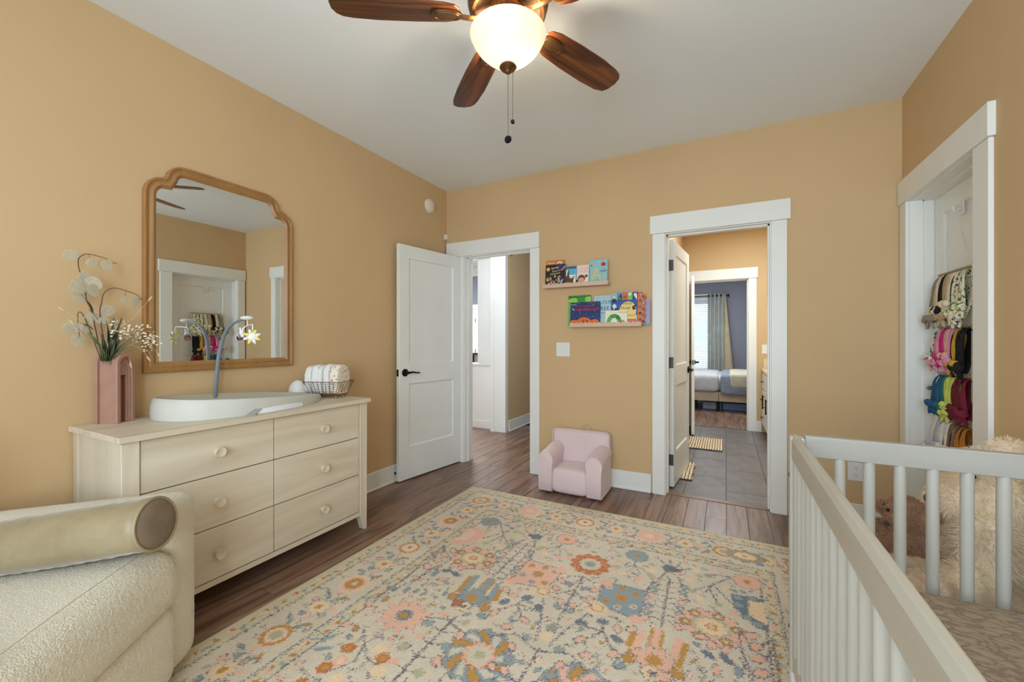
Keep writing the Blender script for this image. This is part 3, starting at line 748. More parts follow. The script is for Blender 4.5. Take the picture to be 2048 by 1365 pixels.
# ------------------------------------------------------------------ changing tray with its mobile arm
def make_tray():
    e = empty('changing_tray', (-2.30, 1.33, .84), 0, 'light grey moulded infant changing tray lying on the dresser top', 'changing tray')
    mt = plain('tray_grey', (206, 206, 198), .55, var=.01)
    ctrl = [(-2.47, .975), (-2.385, .925), (-2.27, .935), (-2.165, 1.005), (-2.108, 1.14), (-2.098, 1.29), (-2.118, 1.45), (-2.170, 1.62), (-2.27, 1.745), (-2.36, 1.77), (-2.43, 1.70), (-2.485, 1.52), (-2.505, 1.30), (-2.505, 1.10)]
    P = [Vector((x, y, 0)) for x, y in ctrl]; n = len(P); pts = []
    for i in range(n):
        a, b, c, d = P[i - 1], P[i], P[(i + 1) % n], P[(i + 2) % n]
        for k in range(6):
            t = k / 6; pts.append(0.5 * ((2 * b) + (c - a) * t + (2 * a - 5 * b + 4 * c - d) * t * t + (3 * b - a - 3 * c + d) * t ** 3))
    cen = Vector((-2.30, 1.33, 0)); N = len(pts)
    def H(p):   # the rim is high at the head end (low Y) and dips at the foot end
        f = (p.y - .93) / .84
        return .088 * max(0, 1 - f) ** .8 + .020 * f + .012
    rows = []
    for (s, zf) in ((1.0, 0.0), (1.006, .25), (1.003, .62), (.985, .92), (.962, 1.0), (.935, .95), (.89, .66), (.80, .28), (.6, .14), (.3, .11)):
        rows.append([(cen + (p - cen) * s) + Vector((0, 0, .841 + H(p) * zf)) for p in pts])
    vs = [v for r in rows for v in r]; fs = []
    for i in range(len(rows) - 1):
        for k in range(N): fs.append((i * N + k, i * N + (k + 1) % N, (i + 1) * N + (k + 1) % N, (i + 1) * N + k))
    vs.append(cen + Vector((0, 0, .852))); c = len(vs) - 1
    for k in range(N): fs.append(((len(rows) - 1) * N + k, (len(rows) - 1) * N + (k + 1) % N, c))
    fs.append(tuple(range(N - 1, -1, -1)))
    cut = 4 * N   # faces outside and over the rim, then the inner basin
    mi = plain('tray_inner_shaded', (188, 184, 166), .6, var=.01)  # basin coloured darker than the rim to paint in its inner shade
    q = MB(); q.add(vs, fs[:cut] + [fs[-1]]); q.build('tray_body', mt, e, smooth=True, angle=60, world=True)
    q = MB(); q.add(vs, fs[cut:-1]); q.build('inner_basin', mi, e, smooth=True, angle=60, world=True)
    # white side tab and its grey strap
    mw = plain('tab_white', (236, 236, 240), .4, var=.01)
    q = MB(); side = sorted([(p.y, p.x) for p in pts if p.x > -2.30 and 1.15 < p.y < 1.66]); n = 15; lo, hi = [], []
    for i in range(n):
        t = i / (n - 1); y = 1.245 + .275 * t
        x = next(x0 + (x1 - x0) * (y - y0) / (y1 - y0) for (y0, x0), (y1, x1) in zip(side, side[1:]) if y0 <= y <= y1)
        h = .058 * math.sin(PI * (.10 + .80 * t)) ** .7
        lo.append((x + .007, y, .8415)); hi.append((x + .004 - .010 * (h / .058), y, .8415 + h))
    inn = [(x - .008, y, z) for x, y, z in hi]
    q.add(lo + hi + inn, [(i, i + 1, n + i + 1, n + i) for i in range(n - 1)] + [(n + i, n + i + 1, 2 * n + i + 1, 2 * n + i) for i in range(n - 1)])
    q.build('side_tab', mw, e, smooth=True, world=True)
    ms = plain('strap_grey', (160, 164, 160), .8, bmp=.3, bs=900)
    pts = [(-2.084, 1.165, .846), (-2.084, 1.185, .850), (-2.092, 1.225, .872), (-2.102, 1.258, .889)]
    q = MB(); vv = []
    for (x, y, z) in pts: vv += [(x, y - .006, z - .010), (x + .004, y + .022, z - .020)]
    for (x, y, z) in pts: vv += [(x - .006, y - .006, z - .010), (x - .002, y + .022, z - .020)]
    ff = [(2 * i, 2 * i + 1, 2 * i + 3, 2 * i + 2) for i in range(3)] + [(8 + 2 * i, 8 + 2 * i + 2, 8 + 2 * i + 3, 8 + 2 * i + 1) for i in range(3)]
    ff += [(2 * i, 2 * i + 2, 10 + 2 * i, 8 + 2 * i) for i in range(3)] + [(1 + 2 * i, 9 + 2 * i, 11 + 2 * i, 3 + 2 * i) for i in range(3)] + [(0, 8, 9, 1), (6, 7, 15, 14)]
    q.add(vv, ff).build('strap', ms, e, world=True)
    return e
make_tray()

def make_mobile():
    e = empty('baby_mobile', (-2.475, 1.255, .84), 0, 'grey curved-arm baby mobile with white and yellow star toy, rising behind the changing tray', 'mobile')
    mg = plain('mobile_arm_grey', (128, 138, 148), .45, var=.01)
    mw = plain('mobile_white', (236, 236, 234), .5); my = plain('mobile_yellow', (238, 226, 110), .6)
    MB().lathe([(0, 0), (.028, 0), (.028, .012), (.018, .02), (0, .02)], (-2.497, 1.250, .8405), 20, 2, False).build('clamp_base', mg, e, smooth=True, angle=40, world=True)
    pts = spline([(-2.497, 1.250, .855), (-2.488, 1.252, .96), (-2.478, 1.256, 1.07), (-2.466, 1.262, 1.16), (-2.43, 1.266, 1.245), (-2.37, 1.268, 1.295), (-2.30, 1.270, 1.318), (-2.235, 1.268, 1.322)], 6)
    n = len(pts); MB().tube(pts, [.0125 - .006 * i / n for i in range(n)], 12, flat=.75).build('arm', mg, e, smooth=True, world=True, angle=60)
    MB().lathe([(0, -.008), (.020, -.008), (.030, -.002), (.033, .003), (.028, .009), (.015, .013), (0, .014)], (-2.222, 1.268, 1.328), 24, 2, False).build('disc', mw, e, smooth=True, world=True)
    MB().tube([(-2.222, 1.268, 1.32), (-2.222, 1.268, 1.288)], .003, 8).build('stem', mw, e, world=True)
    MB().tube(spline([(-2.250, 1.262, 1.278), (-2.222, 1.267, 1.290), (-2.175, 1.258, 1.294), (-2.140, 1.247, 1.292), (-2.138, 1.246, 1.262)], 5), .003, 8).build('crossbar', mw, e, world=True, smooth=True)
    # star toy: puffy eight-point star facing the room, alternate points yellow
    ctr = Vector((-2.136, 1.243, 1.232)); vdir = Vector((2.136, -1.243, -.02)).normalized(); up = Vector((0, 0, 1)); side = up.cross(vdir).normalized()
    s = MB(); s.ell(ctr, (1, 1, 1), 16, 8, Matrix(((vdir.x, side.x, 0), (vdir.y, side.y, 0), (0, 0, 1))) @ Matrix.Diagonal((.012, .0235, .0235)))
    body = s.build('star_body', mw, e, smooth=True, world=True)
    for k in range(8):
        a = 2 * PI * k / 8 + .35; d = side * math.cos(a) + up * math.sin(a); t = side * -math.sin(a) + up * math.cos(a)
        b0 = ctr + d * .017; b1 = ctr + d * .041
        q = MB().tube([b0, b0 + (b1 - b0) * .5, b0 + (b1 - b0) * .85, b1], [.0095, .0075, .004, .0018], 8)
        q.build('star_point', my if k % 2 else mw, e, smooth=True, world=True)
    # plush animal and round mirror pendant
    q = MB().ell((-2.250, 1.256, 1.255), (.009, .012, .017)).ell((-2.250, 1.248, 1.274), (.005, .004, .008)).ell((-2.250, 1.262, 1.274), (.005, .004, .008)).ell((-2.246, 1.258, 1.238), (.008, .01, .01))
    q.build('plush_toy', mw, e, smooth=True, world=True)
    ring = [(-2.262, 1.252 + .018 * math.cos(2 * PI * i / 20), 1.228 + .022 * math.sin(2 * PI * i / 20)) for i in range(21)]
    MB().tube(ring, .002, 6, cap=False).build('pendant_ring', plain('clear_ring', (190, 200, 205), .1), e, world=True)
    mm = plain('pendant_mirror', (225, 228, 232), .03, metal=1.0, var=0)
    MB().lathe([(0, -.002), (.017, -.002), (.017, .002), (0, .002)], (-2.262, 1.252, 1.228), 20, 0, False).build('pendant_disc', mm, e, world=True)
    return e
make_mobile()

# ------------------------------------------------------------------ vase
def make_vase():
    w = Vector((-.5, .866, 0)); ex = Vector((-.866, -.5, 0)); O = Vector((-2.404, .812, .8405))
    e = empty('arch_vase', (O.x, O.y, .84), 0, 'dusty pink ceramic vase shaped like a rainbow arch, left end of the dresser', 'vase')
    mp = plain('vase_terracotta_pink', (172, 132, 115), .62, var=.03, vs=14)
    Wd, Hh, Lx = .090, .312, .100
    def ring(r0, r1, zc, e0, e1, name):
        # arch band between radii r1 (outer) and r0 (inner), legs down to z=0, extruded along ex
        c = Wd / 2
        outer = [(c - r1, 0)] + [(c - r1 * math.cos(math.radians(a)), zc + r1 * 1.0 * math.sin(math.radians(a))) for a in range(0, 181, 12)] + [(c + r1, 0)]
        inner = [(c + r0, 0)] + [(c + r0 * math.cos(math.radians(a)), zc + r0 * math.sin(math.radians(a))) for a in range(0, 181, 12)] + [(c - r0, 0)]
        n = len(outer); q = MB()
        def P(p, d): return O + w * p[0] + ex * d + Vector((0, 0, p[1]))
        A0 = [P(p, e0) for p in outer]; I0 = [P(p, e0) for p in reversed(inner)]; A1 = [P(p, e1) for p in outer]; I1 = [P(p, e1) for p in reversed(inner)]
        q.add(A0 + I0 + A1 + I1, [(i, i + 1, n + i + 1, n + i) for i in range(n - 1)] + [(2 * n + i, 3 * n + i, 3 * n + i + 1, 2 * n + i + 1) for i in range(n - 1)]
              + [(i, 2 * n + i, 2 * n + i + 1, i + 1) for i in range(n - 1)] + [(n + i, n + i + 1, 3 * n + i + 1, 3 * n + i) for i in range(n - 1)]
              + [(0, n, 3 * n, 2 * n), (n - 1, 3 * n - 1, 4 * n - 1, 2 * n - 1)])
        return q.build(name, mp, e, world=True, bevel=.0022, seg=2)
    zc = Hh - Wd / 2
    ring(.029, Wd / 2, zc, 0, .013, 'arch_side'); ring(.029, Wd / 2, zc, Lx - .013, Lx, 'arch_side')
    ring(.0215, .029, zc - .022, .006, Lx - .006, 'arch_step'); ring(.0135, .0215, zc - .042, .011, Lx - .011, 'arch_step')
    # block of the middle, open above, and the dark inner doorway
    q = MB(); M = Matrix(((w.x, ex.x, 0, O.x), (w.y, ex.y, 0, O.y), (0, 0, 1, O.z), (0, 0, 0, 1)))
    q.obox(M, .012, .017, .010, Lx - .010, 0, .300 - .012).obox(M, .012, Wd - .012, .013, .019, .215, zc + .028)
    q.obox(M, Wd - .017, Wd - .012, .010, Lx - .010, 0, .288).obox(M, .017, Wd - .017, Lx - .019, Lx - .013, .02, zc + .028)
    q.build('vessel', mp, e, world=True)
    md = plain('vase_inner_brown', (120, 66, 40), .8)
    MB().obox(M, .030, Wd - .030, .021, Lx - .021, .001, .20).build('doorway', md, e, world=True)
    return e
make_vase()

# ------------------------------------------------------------------ dried and artificial stems in the vase
def stems():
    base = (-2.452, .812, 1.13)
    mst = plain('stem_brown', (104, 76, 58), .7); mgr = plain('leaf_green', (86, 102, 58), .6, var=.2, vs=30); mgrd = plain('leaf_dark_green', (54, 62, 38), .6, var=.2, vs=30)
    m, nt, b = new_mat('lunaria_pod')
    v = pos(nt, (1, 1, 1), False, 'geo'); f = noise(nt, v, 60, 3)
    nt.links.new(ramp(nt, f, [(.3, (214, 212, 192)), (.7, (234, 232, 218))]), b.inputs['Base Color'])
    b.inputs['Roughness'].default_value = .35; b.inputs['Sheen Weight'].default_value = .3
    b.inputs['Alpha'].default_value = .66; tl_ = nt.nodes.new('ShaderNodeBsdfTranslucent'); tl_.inputs['Color'].default_value = (.92, .90, .80, 1); mxp = nt.nodes.new('ShaderNodeMixShader'); mxp.inputs[0].default_value = .35; nt.links.new(b.outputs[0], mxp.inputs[1]); nt.links.new(tl_.outputs[0], mxp.inputs[2]); nt.links.new(mxp.outputs[0], nt.nodes['Material Output'].inputs['Surface']); bump(nt, b, noise(nt, v, 140, 2), .6, .004)
    mpod = m
    r = random.Random(4)
    def pt(y, z, x=None): return (x if x is not None else -2.445, y, z)
    def pod(parent, y, z, x, s, a):
        q = MB(); n = 14; tilt = r.uniform(-.5, .5)
        vs = []; 
        d1_ = Vector((.25 * math.sin(tilt), math.cos(a), math.sin(a))).normalized(); d2_ = Vector((.45 + .3 * tilt, -math.sin(a), math.cos(a))).normalized()
        nn = d1_.cross(d2_).normalized(); c = Vector((x, y, z))
        for lay in (0, 1):
            for k in range(n):
                t = 2 * PI * k / n; rr = s * (1 + .10 * math.cos(t) + .05 * math.sin(3 * t + s * 900))
                vs.append(c + d1_ * rr * 1.1 * math.cos(t) + d2_ * rr * math.sin(t) + nn * (.0008 if lay else -.0008))
        vs.append(c + nn * .0012); vs.append(c - nn * .0012)
        fs = [(n + k, n + (k + 1) % n, 2 * n) for k in range(n)] + [((k + 1) % n, k, 2 * n + 1) for k in range(n)] + [(k, (k + 1) % n, n + (k + 1) % n, n + k) for k in range(n)]
        q.add(vs, fs).build('pod', mpod, parent, smooth=False, world=True)
    S1 = dict(label='tall lunaria branch bending right at its top, highest stem in the pink vase', pts=[(-2.445, .775, 1.12), (-2.45, .743, 1.331), (-2.452, .727, 1.383), (-2.455, .721, 1.443), (-2.455, .710, 1.490), (-2.455, .702, 1.534), (-2.455, .703, 1.562), (-2.453, .715, 1.580), (-2.45, .732, 1.587), (-2.45, .760, 1.584), (-2.45, .789, 1.577), (-2.45, .812, 1.563), (-2.45, .825, 1.562)],
              pods=[(.673, 1.571, .024, .3), (.786, 1.546, .023, 1.2), (.742, 1.552, .020, .8), (.697, 1.440, .034, 1.0), (.740, 1.462, .030, -.5), (.708, 1.402, .030, 1.2), (.744, 1.428, .026, 1.9), (.715, 1.480, .026, .9)])
    S2 = dict(label='lunaria branch arching right towards the mirror, in the pink vase', pts=[(-2.44, .79, 1.12), (-2.44, .766, 1.321), (-2.44, .772, 1.383), (-2.44, .777, 1.418), (-2.44, .795, 1.440), (-2.44, .819, 1.449), (-2.44, .855, 1.440), (-2.44, .893, 1.426), (-2.44, .912, 1.405)],
              pods=[(.889, 1.393, .024, 1.2), (.789, 1.342, .026, .9), (.855, 1.400, .014, 1.0), (.775, 1.300, .018, .4)])
    S3 = dict(label='low lunaria branch drooping to the left of the pink vase', pts=[(-2.445, .772, 1.12), (-2.445, .738, 1.247), (-2.44, .727, 1.277), (-2.44, .712, 1.322), (-2.44, .702, 1.334), (-2.44, .696, 1.322), (-2.44, .697, 1.284), (-2.44, .701, 1.232)],
              pods=[(.741, 1.308, .028, .4), (.668, 1.264, .024, 1.0), (.702, 1.213, .026, 1.4), (.686, 1.265, .024, .2), (.725, 1.262, .02, 1.9)])
    for s in (S1, S2, S3):
        e = empty('lunaria_branch', base, 0, s['label'], 'dried flower', 'lunaria branches in the pink vase')
        MB().tube(spline(s['pts'], 4), [.0024 - .0013 * i / (4 * len(s['pts'])) for i in range(4 * len(s['pts']) - 3)], 6).build('stem', mst, e, smooth=True, world=True)
        for i, (y, z, rr, a) in enumerate(s['pods']):
            x = -2.445 + .012 * math.sin(i * 2.3)
            pod(e, y, z, x, rr, a)
            # short stalk to the nearest stem point
            bp = min(s['pts'], key=lambda p: (p[1] - y) ** 2 + (p[2] - z) ** 2)
            MB().tube([bp, ((bp[0] + x) / 2, (bp[1] + y) / 2, (bp[2] + z) / 2 + .006), (x, y, z + rr * .6)], .0008, 5).build('stalk', mst, e, world=True)
    # white blossom spray leaning right
    e = empty('blossom_spray', (base[0], base[1] + .01, base[2]), 0, 'spray of tiny cream blossoms leaning right out of the pink vase', 'dried flower')
    mb_ = plain('blossom_cream', (240, 232, 208), .8); mpk = plain('blossom_blush', (214, 178, 152), .8); mtw = plain('twig_green', (128, 124, 92), .7)
    q = MB(); ends = []
    for i in range(22):
        t = r.random(); y = .795 + .165 * t + r.uniform(-.012, .012); z = 1.285 - .075 * t + r.uniform(-.035, .03)
        x = -2.445 + r.uniform(-.03, .05)
        mid = (x * .5 - 2.445 * .5, .8 + (y - .8) * .4, 1.13 + (z - 1.13) * .55)
        q.tube(spline([(-2.443, .800, 1.10), mid, (x, y, z)], 3), .0007, 5); ends.append((x, y, z))
    q.build('twigs', mtw, e, world=True)
    q = MB(); q2 = MB()
    for (x, y, z) in ends:
        for k in range(11):
            c = (x + r.gauss(0, .012), y + r.gauss(0, .012), z + r.gauss(0, .013)); rr = r.uniform(.0032, .0062)
            (q if r.random() < .8 else q2).ell(c, (rr, rr, rr * .75), 7, 5)
    q.build('blossoms', mb_, e, smooth=True, world=True, kind='stuff'); q2.build('blush_blossoms', mpk, e, smooth=True, world=True, kind='stuff')
    # leaves
    e = empty('green_foliage', (base[0] + .006, base[1] + .004, base[2]), 0, 'narrow green leaves standing in the mouth of the pink vase', 'foliage')
    def lf(y, z, y1, z1, wd, mat, x=-2.44):
        a = Vector((x, y, z)); b = Vector((x + r.uniform(-.01, .02), y1, z1)); d = b - a; s = Vector((.35, 0, 0)) .cross(d); s = (Vector((r.uniform(-.4, .4), -d.z, d.y))).normalized()
        q = MB(); n = 6; vs = []
        for i in range(n + 1):
            t = i / n; w_ = wd * math.sin(PI * min(.98, .08 + .92 * t)) ; c = a + d * t + Vector((.010 * math.sin(PI * t), 0, 0))
            vs += [c - s * w_, c + Vector((-.0018, 0, 0)), c + s * w_]
        q.add(vs, [(3 * i + j, 3 * i + j + 1, 3 * i + j + 4, 3 * i + j + 3) for i in range(n) for j in (0, 1)])
        o = q.build('leaf', mat, e, smooth=True, world=True); so = o.modifiers.new('t', 'SOLIDIFY'); so.thickness = .0008
    for y0, z0, y1, z1, wd, mt in ((.776, 1.11, .770, 1.215, .009, mgr), (.782, 1.11, .779, 1.19, .009, mgr), (.765, 1.19, .720, 1.255, .006, mgr), (.745, 1.26, .705, 1.29, .005, mgrd), (.80, 1.12, .818, 1.215, .008, mgrd),
                                (.79, 1.12, .80, 1.26, .008, mgrd), (.785, 1.13, .76, 1.25, .008, mgrd), (.80, 1.2, .835, 1.315, .005, mgrd), (.745, 1.33, .718, 1.39, .005, mgrd), (.76, 1.30, .73, 1.345, .004, mgrd),
                                (.79, 1.2, .785, 1.305, .009, mgrd), (.81, 1.15, .845, 1.20, .007, mgr), (.77, 1.14, .748, 1.22, .006, mgr), (.80, 1.13, .79, 1.29, .007, mgrd), (.79, 1.12, .81, 1.22, .010, mgrd), (.785, 1.12, .772, 1.24, .009, mgrd), (.795, 1.12, .83, 1.235, .008, mgrd), (.78, 1.12, .765, 1.20, .009, mgr), (.79, 1.12, .795, 1.20, .010, mgr), (.80, 1.14, .822, 1.27, .008, mgrd), (.79, 1.15, .805, 1.315, .007, mgrd)):
        lf(y0, z0, y1, z1, wd, mt)
    # pale grass ears fanning out
    e = empty('pale_grass', (base[0] - .004, base[1] + .006, base[2]), 0, 'thin pale grass stalks with oat-like tips fanning out of the pink vase', 'dried flower')
    mg = plain('grass_pale', (216, 200, 160), .8)
    for (y, z, y2, z2) in ((.70, 1.30, .636, 1.350), (.88, 1.32, .948, 1.424), (.93, 1.20, .985, 1.126), (.90, 1.18, .942, 1.112), (.72, 1.22, .668, 1.300), (.86, 1.14, .870, 1.085)):
        q = MB().tube(spline([(-2.442, .795, 1.12), (-2.44, (.795 + y) / 2, (1.16 + z) / 2 + .01), (-2.435, y, z), (-2.43, y2, z2)], 4), .0007, 5)
        st_ = q.build('stalk', mg, e, world=True)
        d = Vector((0, y2 - y, z2 - z)).normalized(); c = Vector((-2.43, y2, z2))
        MB().tube([c - d * .03, c - d * .02, c - d * .008, c + d * .002], [.001, .0045, .0035, .0008], 6).build('ear', mg, e, smooth=True, world=True)
stems()

# ------------------------------------------------------------------ egg lamp, basket with diapers
e = tag(MB().lathe([(0, 0), (.030, 0), (.040, .004), (.0535, .028), (.0555, .045), (.052, .066), (.043, .088), (.030, .104), (.014, .1135), (0, .1155)], (0, 0, 0), 32, 2, False).build('egg_night_light', plain('egg_white', (228, 228, 224), .45, var=.005), smooth=True),
    'white egg-shaped night light between the changing tray and the wire basket', 'night light')
e.location = (-2.470, 1.728, .8405)
MB().box(.0, .004, -.012, .012, .008, .014).build('control_strip', plain('lamp_strip_grey', (150, 150, 150), .5), e).location = (.0455, 0, 0)

def make_basket():
    c = Vector((-2.330, 1.852, .8405)); rz = math.radians(18)
    e = empty('wire_basket', c, rz, 'bronze wire basket with chevron sides on ball feet, right end of the dresser', 'basket')
    mw = plain('basket_bronze', (120, 88, 58), .4, metal=.7)
    zb, zt = .016, .105; bx, by, tx, ty = .098, .062, .135, .085
    q = MB()
    def rr(hx, hy, z, n=5, rc=.02):
        out = []
        for sx, sy, a0 in ((1, 1, 0), (-1, 1, 90), (-1, -1, 180), (1, -1, 270)):
            for i in range(n + 1):
                a = math.radians(a0 + 90 * i / n); out.append((sx * (hx - rc) + rc * math.cos(a), sy * (hy - rc) + rc * math.sin(a), z))
        return out + [out[0]]
    MB().tube(rr(tx, ty, zt), .0022, 6, cap=False).build('rim', mw, e, smooth=True)
    MB().tube(rr(bx, by, zb), .0016, 6, cap=False).build('base_ring', mw, e, smooth=True)
    def sidep(side, t, f):
        """t along the side -1..1, f up 0..1"""
        hx = bx + (tx - bx) * f; hy = by + (ty - by) * f; z = zb + (zt - zb) * f
        return {0: (t * hx, -hy, z), 1: (t * hx, hy, z), 2: (hx, t * hy, z), 3: (-hx, t * hy, z)}[side]
    for side, n in ((0, 8), (1, 8), (2, 4), (3, 4)):
        for k in range(n + 1):
            t = -.9 + 1.8 * k / n
            MB().tube([sidep(side, t, 0), sidep(side, t, 1)], .0013, 5).build('upright', mw, e)
            if k < n:
                t2 = -.9 + 1.8 * (k + 1) / n; q = MB()
                for j in range(5):
                    f0 = .10 + .17 * j; d = .12 if k % 2 == 0 else -.12
                    q.tube([sidep(side, t, f0 + max(d, 0)), sidep(side, t2, f0 - min(d, 0))], .0009, 4)
                q.build('chevron_wires', mw, e)
    for k in range(5): y = -.05 + .025 * k; MB().tube([(-bx, y, zb), (bx, y, zb)], .0011, 5).build('floor_wire', mw, e)
    mf = plain('foot_brass', (190, 158, 110), .3, metal=.8)
    for sx in (-1, 1):
        for sy in (-1, 1): MB().ell((sx * (bx - .012), sy * (by - .008), .0085), .0085, 12, 8).build('foot', mf, e, smooth=True)
    # folded diapers standing in the basket, each a thing of its own
    mdp = plain('diaper_white', (236, 236, 232), .85, var=.02, bmp=.5, bs=90, bd=.004)
    m, nt, b = new_mat('diaper_print')
    v = pos(nt, (1, 1, 1), False, 'geo'); vo = nt.nodes.new('ShaderNodeTexVoronoi'); vo.inputs['Scale'].default_value = 48; nt.links.new(v, vo.inputs['Vector'])
    nt.links.new(ramp(nt, vo.outputs['Distance'], [(.0, (176, 140, 128)), (.26, (190, 150, 138)), (.32, (238, 226, 208)), (1, (240, 230, 214))]), b.inputs['Base Color']); b.inputs['Roughness'].default_value = .85
    labs = ['leftmost folded white diaper standing in the wire basket', 'second folded white diaper from the left in the wire basket', 'middle folded white diaper in the wire basket', 'folded white diaper just left of the printed one in the wire basket', 'folded diaper with a small cream print, right end of the wire basket']
    for k in range(5):
        th = [.050, .042, .038, .042, .066][k]; xo = [-.108, -.062, -.022, .020, .078][k]; hh = [.186, .196, .190, .200, .196][k]
        q = MB(); n = 10; prof = []
        w0 = .060
        pl_ = [(-w0 + .012, .0), (w0 - .012, .0), (w0 + .01, .02), (w0 + .018, .10), (w0 + .006, hh - .03), (w0 - .015, hh - .006), (0, hh), (-w0 + .015, hh - .004), (-w0 - .006, hh - .03), (-w0 - .018, .10), (-w0 - .01, .02)]
        L = []
        for (tx_, sc_) in ((-.5, .86), (-.42, .97), (-.15, 1.0), (.15, 1.0), (.42, .97), (.5, .86)):
            L.append([(tx_ * th, p[0] * sc_, (p[1] - hh / 2) * sc_ + hh / 2) for p in pl_])
        np_ = len(pl_); vs = [p for l in L for p in l]
        fs = [(i * np_ + j, i * np_ + (j + 1) % np_, (i + 1) * np_ + (j + 1) % np_, (i + 1) * np_ + j) for i in range(5) for j in range(np_)] + [tuple(range(np_ - 1, -1, -1)), tuple(5 * np_ + j for j in range(np_))]
        q.add(vs, fs)
        o = q.build('folded_diaper', m if k == 4 else mdp, None, smooth=True, sub=2)
        tx2 = bpy.data.textures.new('crumple', 'CLOUDS'); tx2.noise_scale = .016
        dm = o.modifiers.new('crumple', 'DISPLACE'); dm.texture = tx2; dm.strength = .011; dm.texture_coords = 'GLOBAL'
        M = Matrix.Translation(c) @ Matrix.Rotation(rz, 4, 'Z')
        p = M @ Vector((xo, 0, .021)); o.location = p; o.rotation_euler = (0, 0, rz + (.0, .06, -.04, .03, -.02)[k])
        tag(o, labs[k], 'diaper', 'folded diapers in the wire basket')
make_basket()

# ------------------------------------------------------------------ wall mirror
def make_mirror():
    e = empty('wall_mirror', (XL, 1.3345, 1.05), 0, 'large arched wall mirror in a carved light oak frame above the dresser', 'mirror')
    half = [(.3875, 1.052), (.3875, 1.935)] + arcp(.302, 1.938, .0855, .097, 0, 90, 9)[0:] + arcp(.208, 2.038, .087, .080, 8, 90, 9) + [(0, 2.122)]
    out = [(1.3345 + u, z) for u, z in half[:-1]] + [(1.3345 - u, z) for u, z in reversed(half[:-1])]
    # clean duplicates
    P = []
    for p in out:
        if not P or math.hypot(p[0] - P[-1][0], p[1] - P[-1][1]) > 1e-4: P.append(p)
    n = len(P); P = [Vector((p[0], p[1])) for p in P]
    area_ = sum(P[i].x * P[(i + 1) % n].y - P[(i + 1) % n].x * P[i].y for i in range(n)); sgn = 1 if area_ > 0 else -1
    nor = []
    for i in range(n):
        a = (P[i] - P[i - 1]).normalized(); b = (P[(i + 1) % n] - P[i]).normalized()
        na = Vector((-a.y, a.x)) * sgn; nb = Vector((-b.y, b.x)) * sgn; s = na + nb; s = s.normalized() if s.length > 1e-6 else na
        k = 1 / max(.55, s.dot(na)); nor.append(s * k)
    prof = [(0, .002), (0, .022), (.004, .027), (.010, .027), (.014, .022), (.024, .020), (.031, .024), (.038, .026), (.043, .021), (.050, .015), (.055, .010), (.055, .002)]
    vs = []; m_ = len(prof)
    for i in range(n):
        for d, h in prof: q = P[i] + nor[i] * d; vs.append((XL + h, q.x, q.y))
    fs = [(i * m_ + j, ((i + 1) % n) * m_ + j, ((i + 1) % n) * m_ + j + 1, i * m_ + j + 1) for i in range(n) for j in range(m_ - 1)]
    q = MB(); q.add(vs, fs); q.build('frame', m_frame, e, smooth=True, angle=35, world=True)
    mg = plain('mirror_glass', (238, 240, 238), .0, metal=1.0, var=0)
    q = MB(); q.add([(XL + .012, (P[i] + nor[i] * .051).x, (P[i] + nor[i] * .051).y) for i in range(n)], [tuple(range(n))]); q.build('glass', mg, e, world=True)
    q = MB(); q.prism([((P[i] + nor[i] * .004).x, (P[i] + nor[i] * .004).y) for i in range(n)], 0, XL + .001, XL + .006); q.build('backing', m_bronzed, e, world=True)
make_mirror()

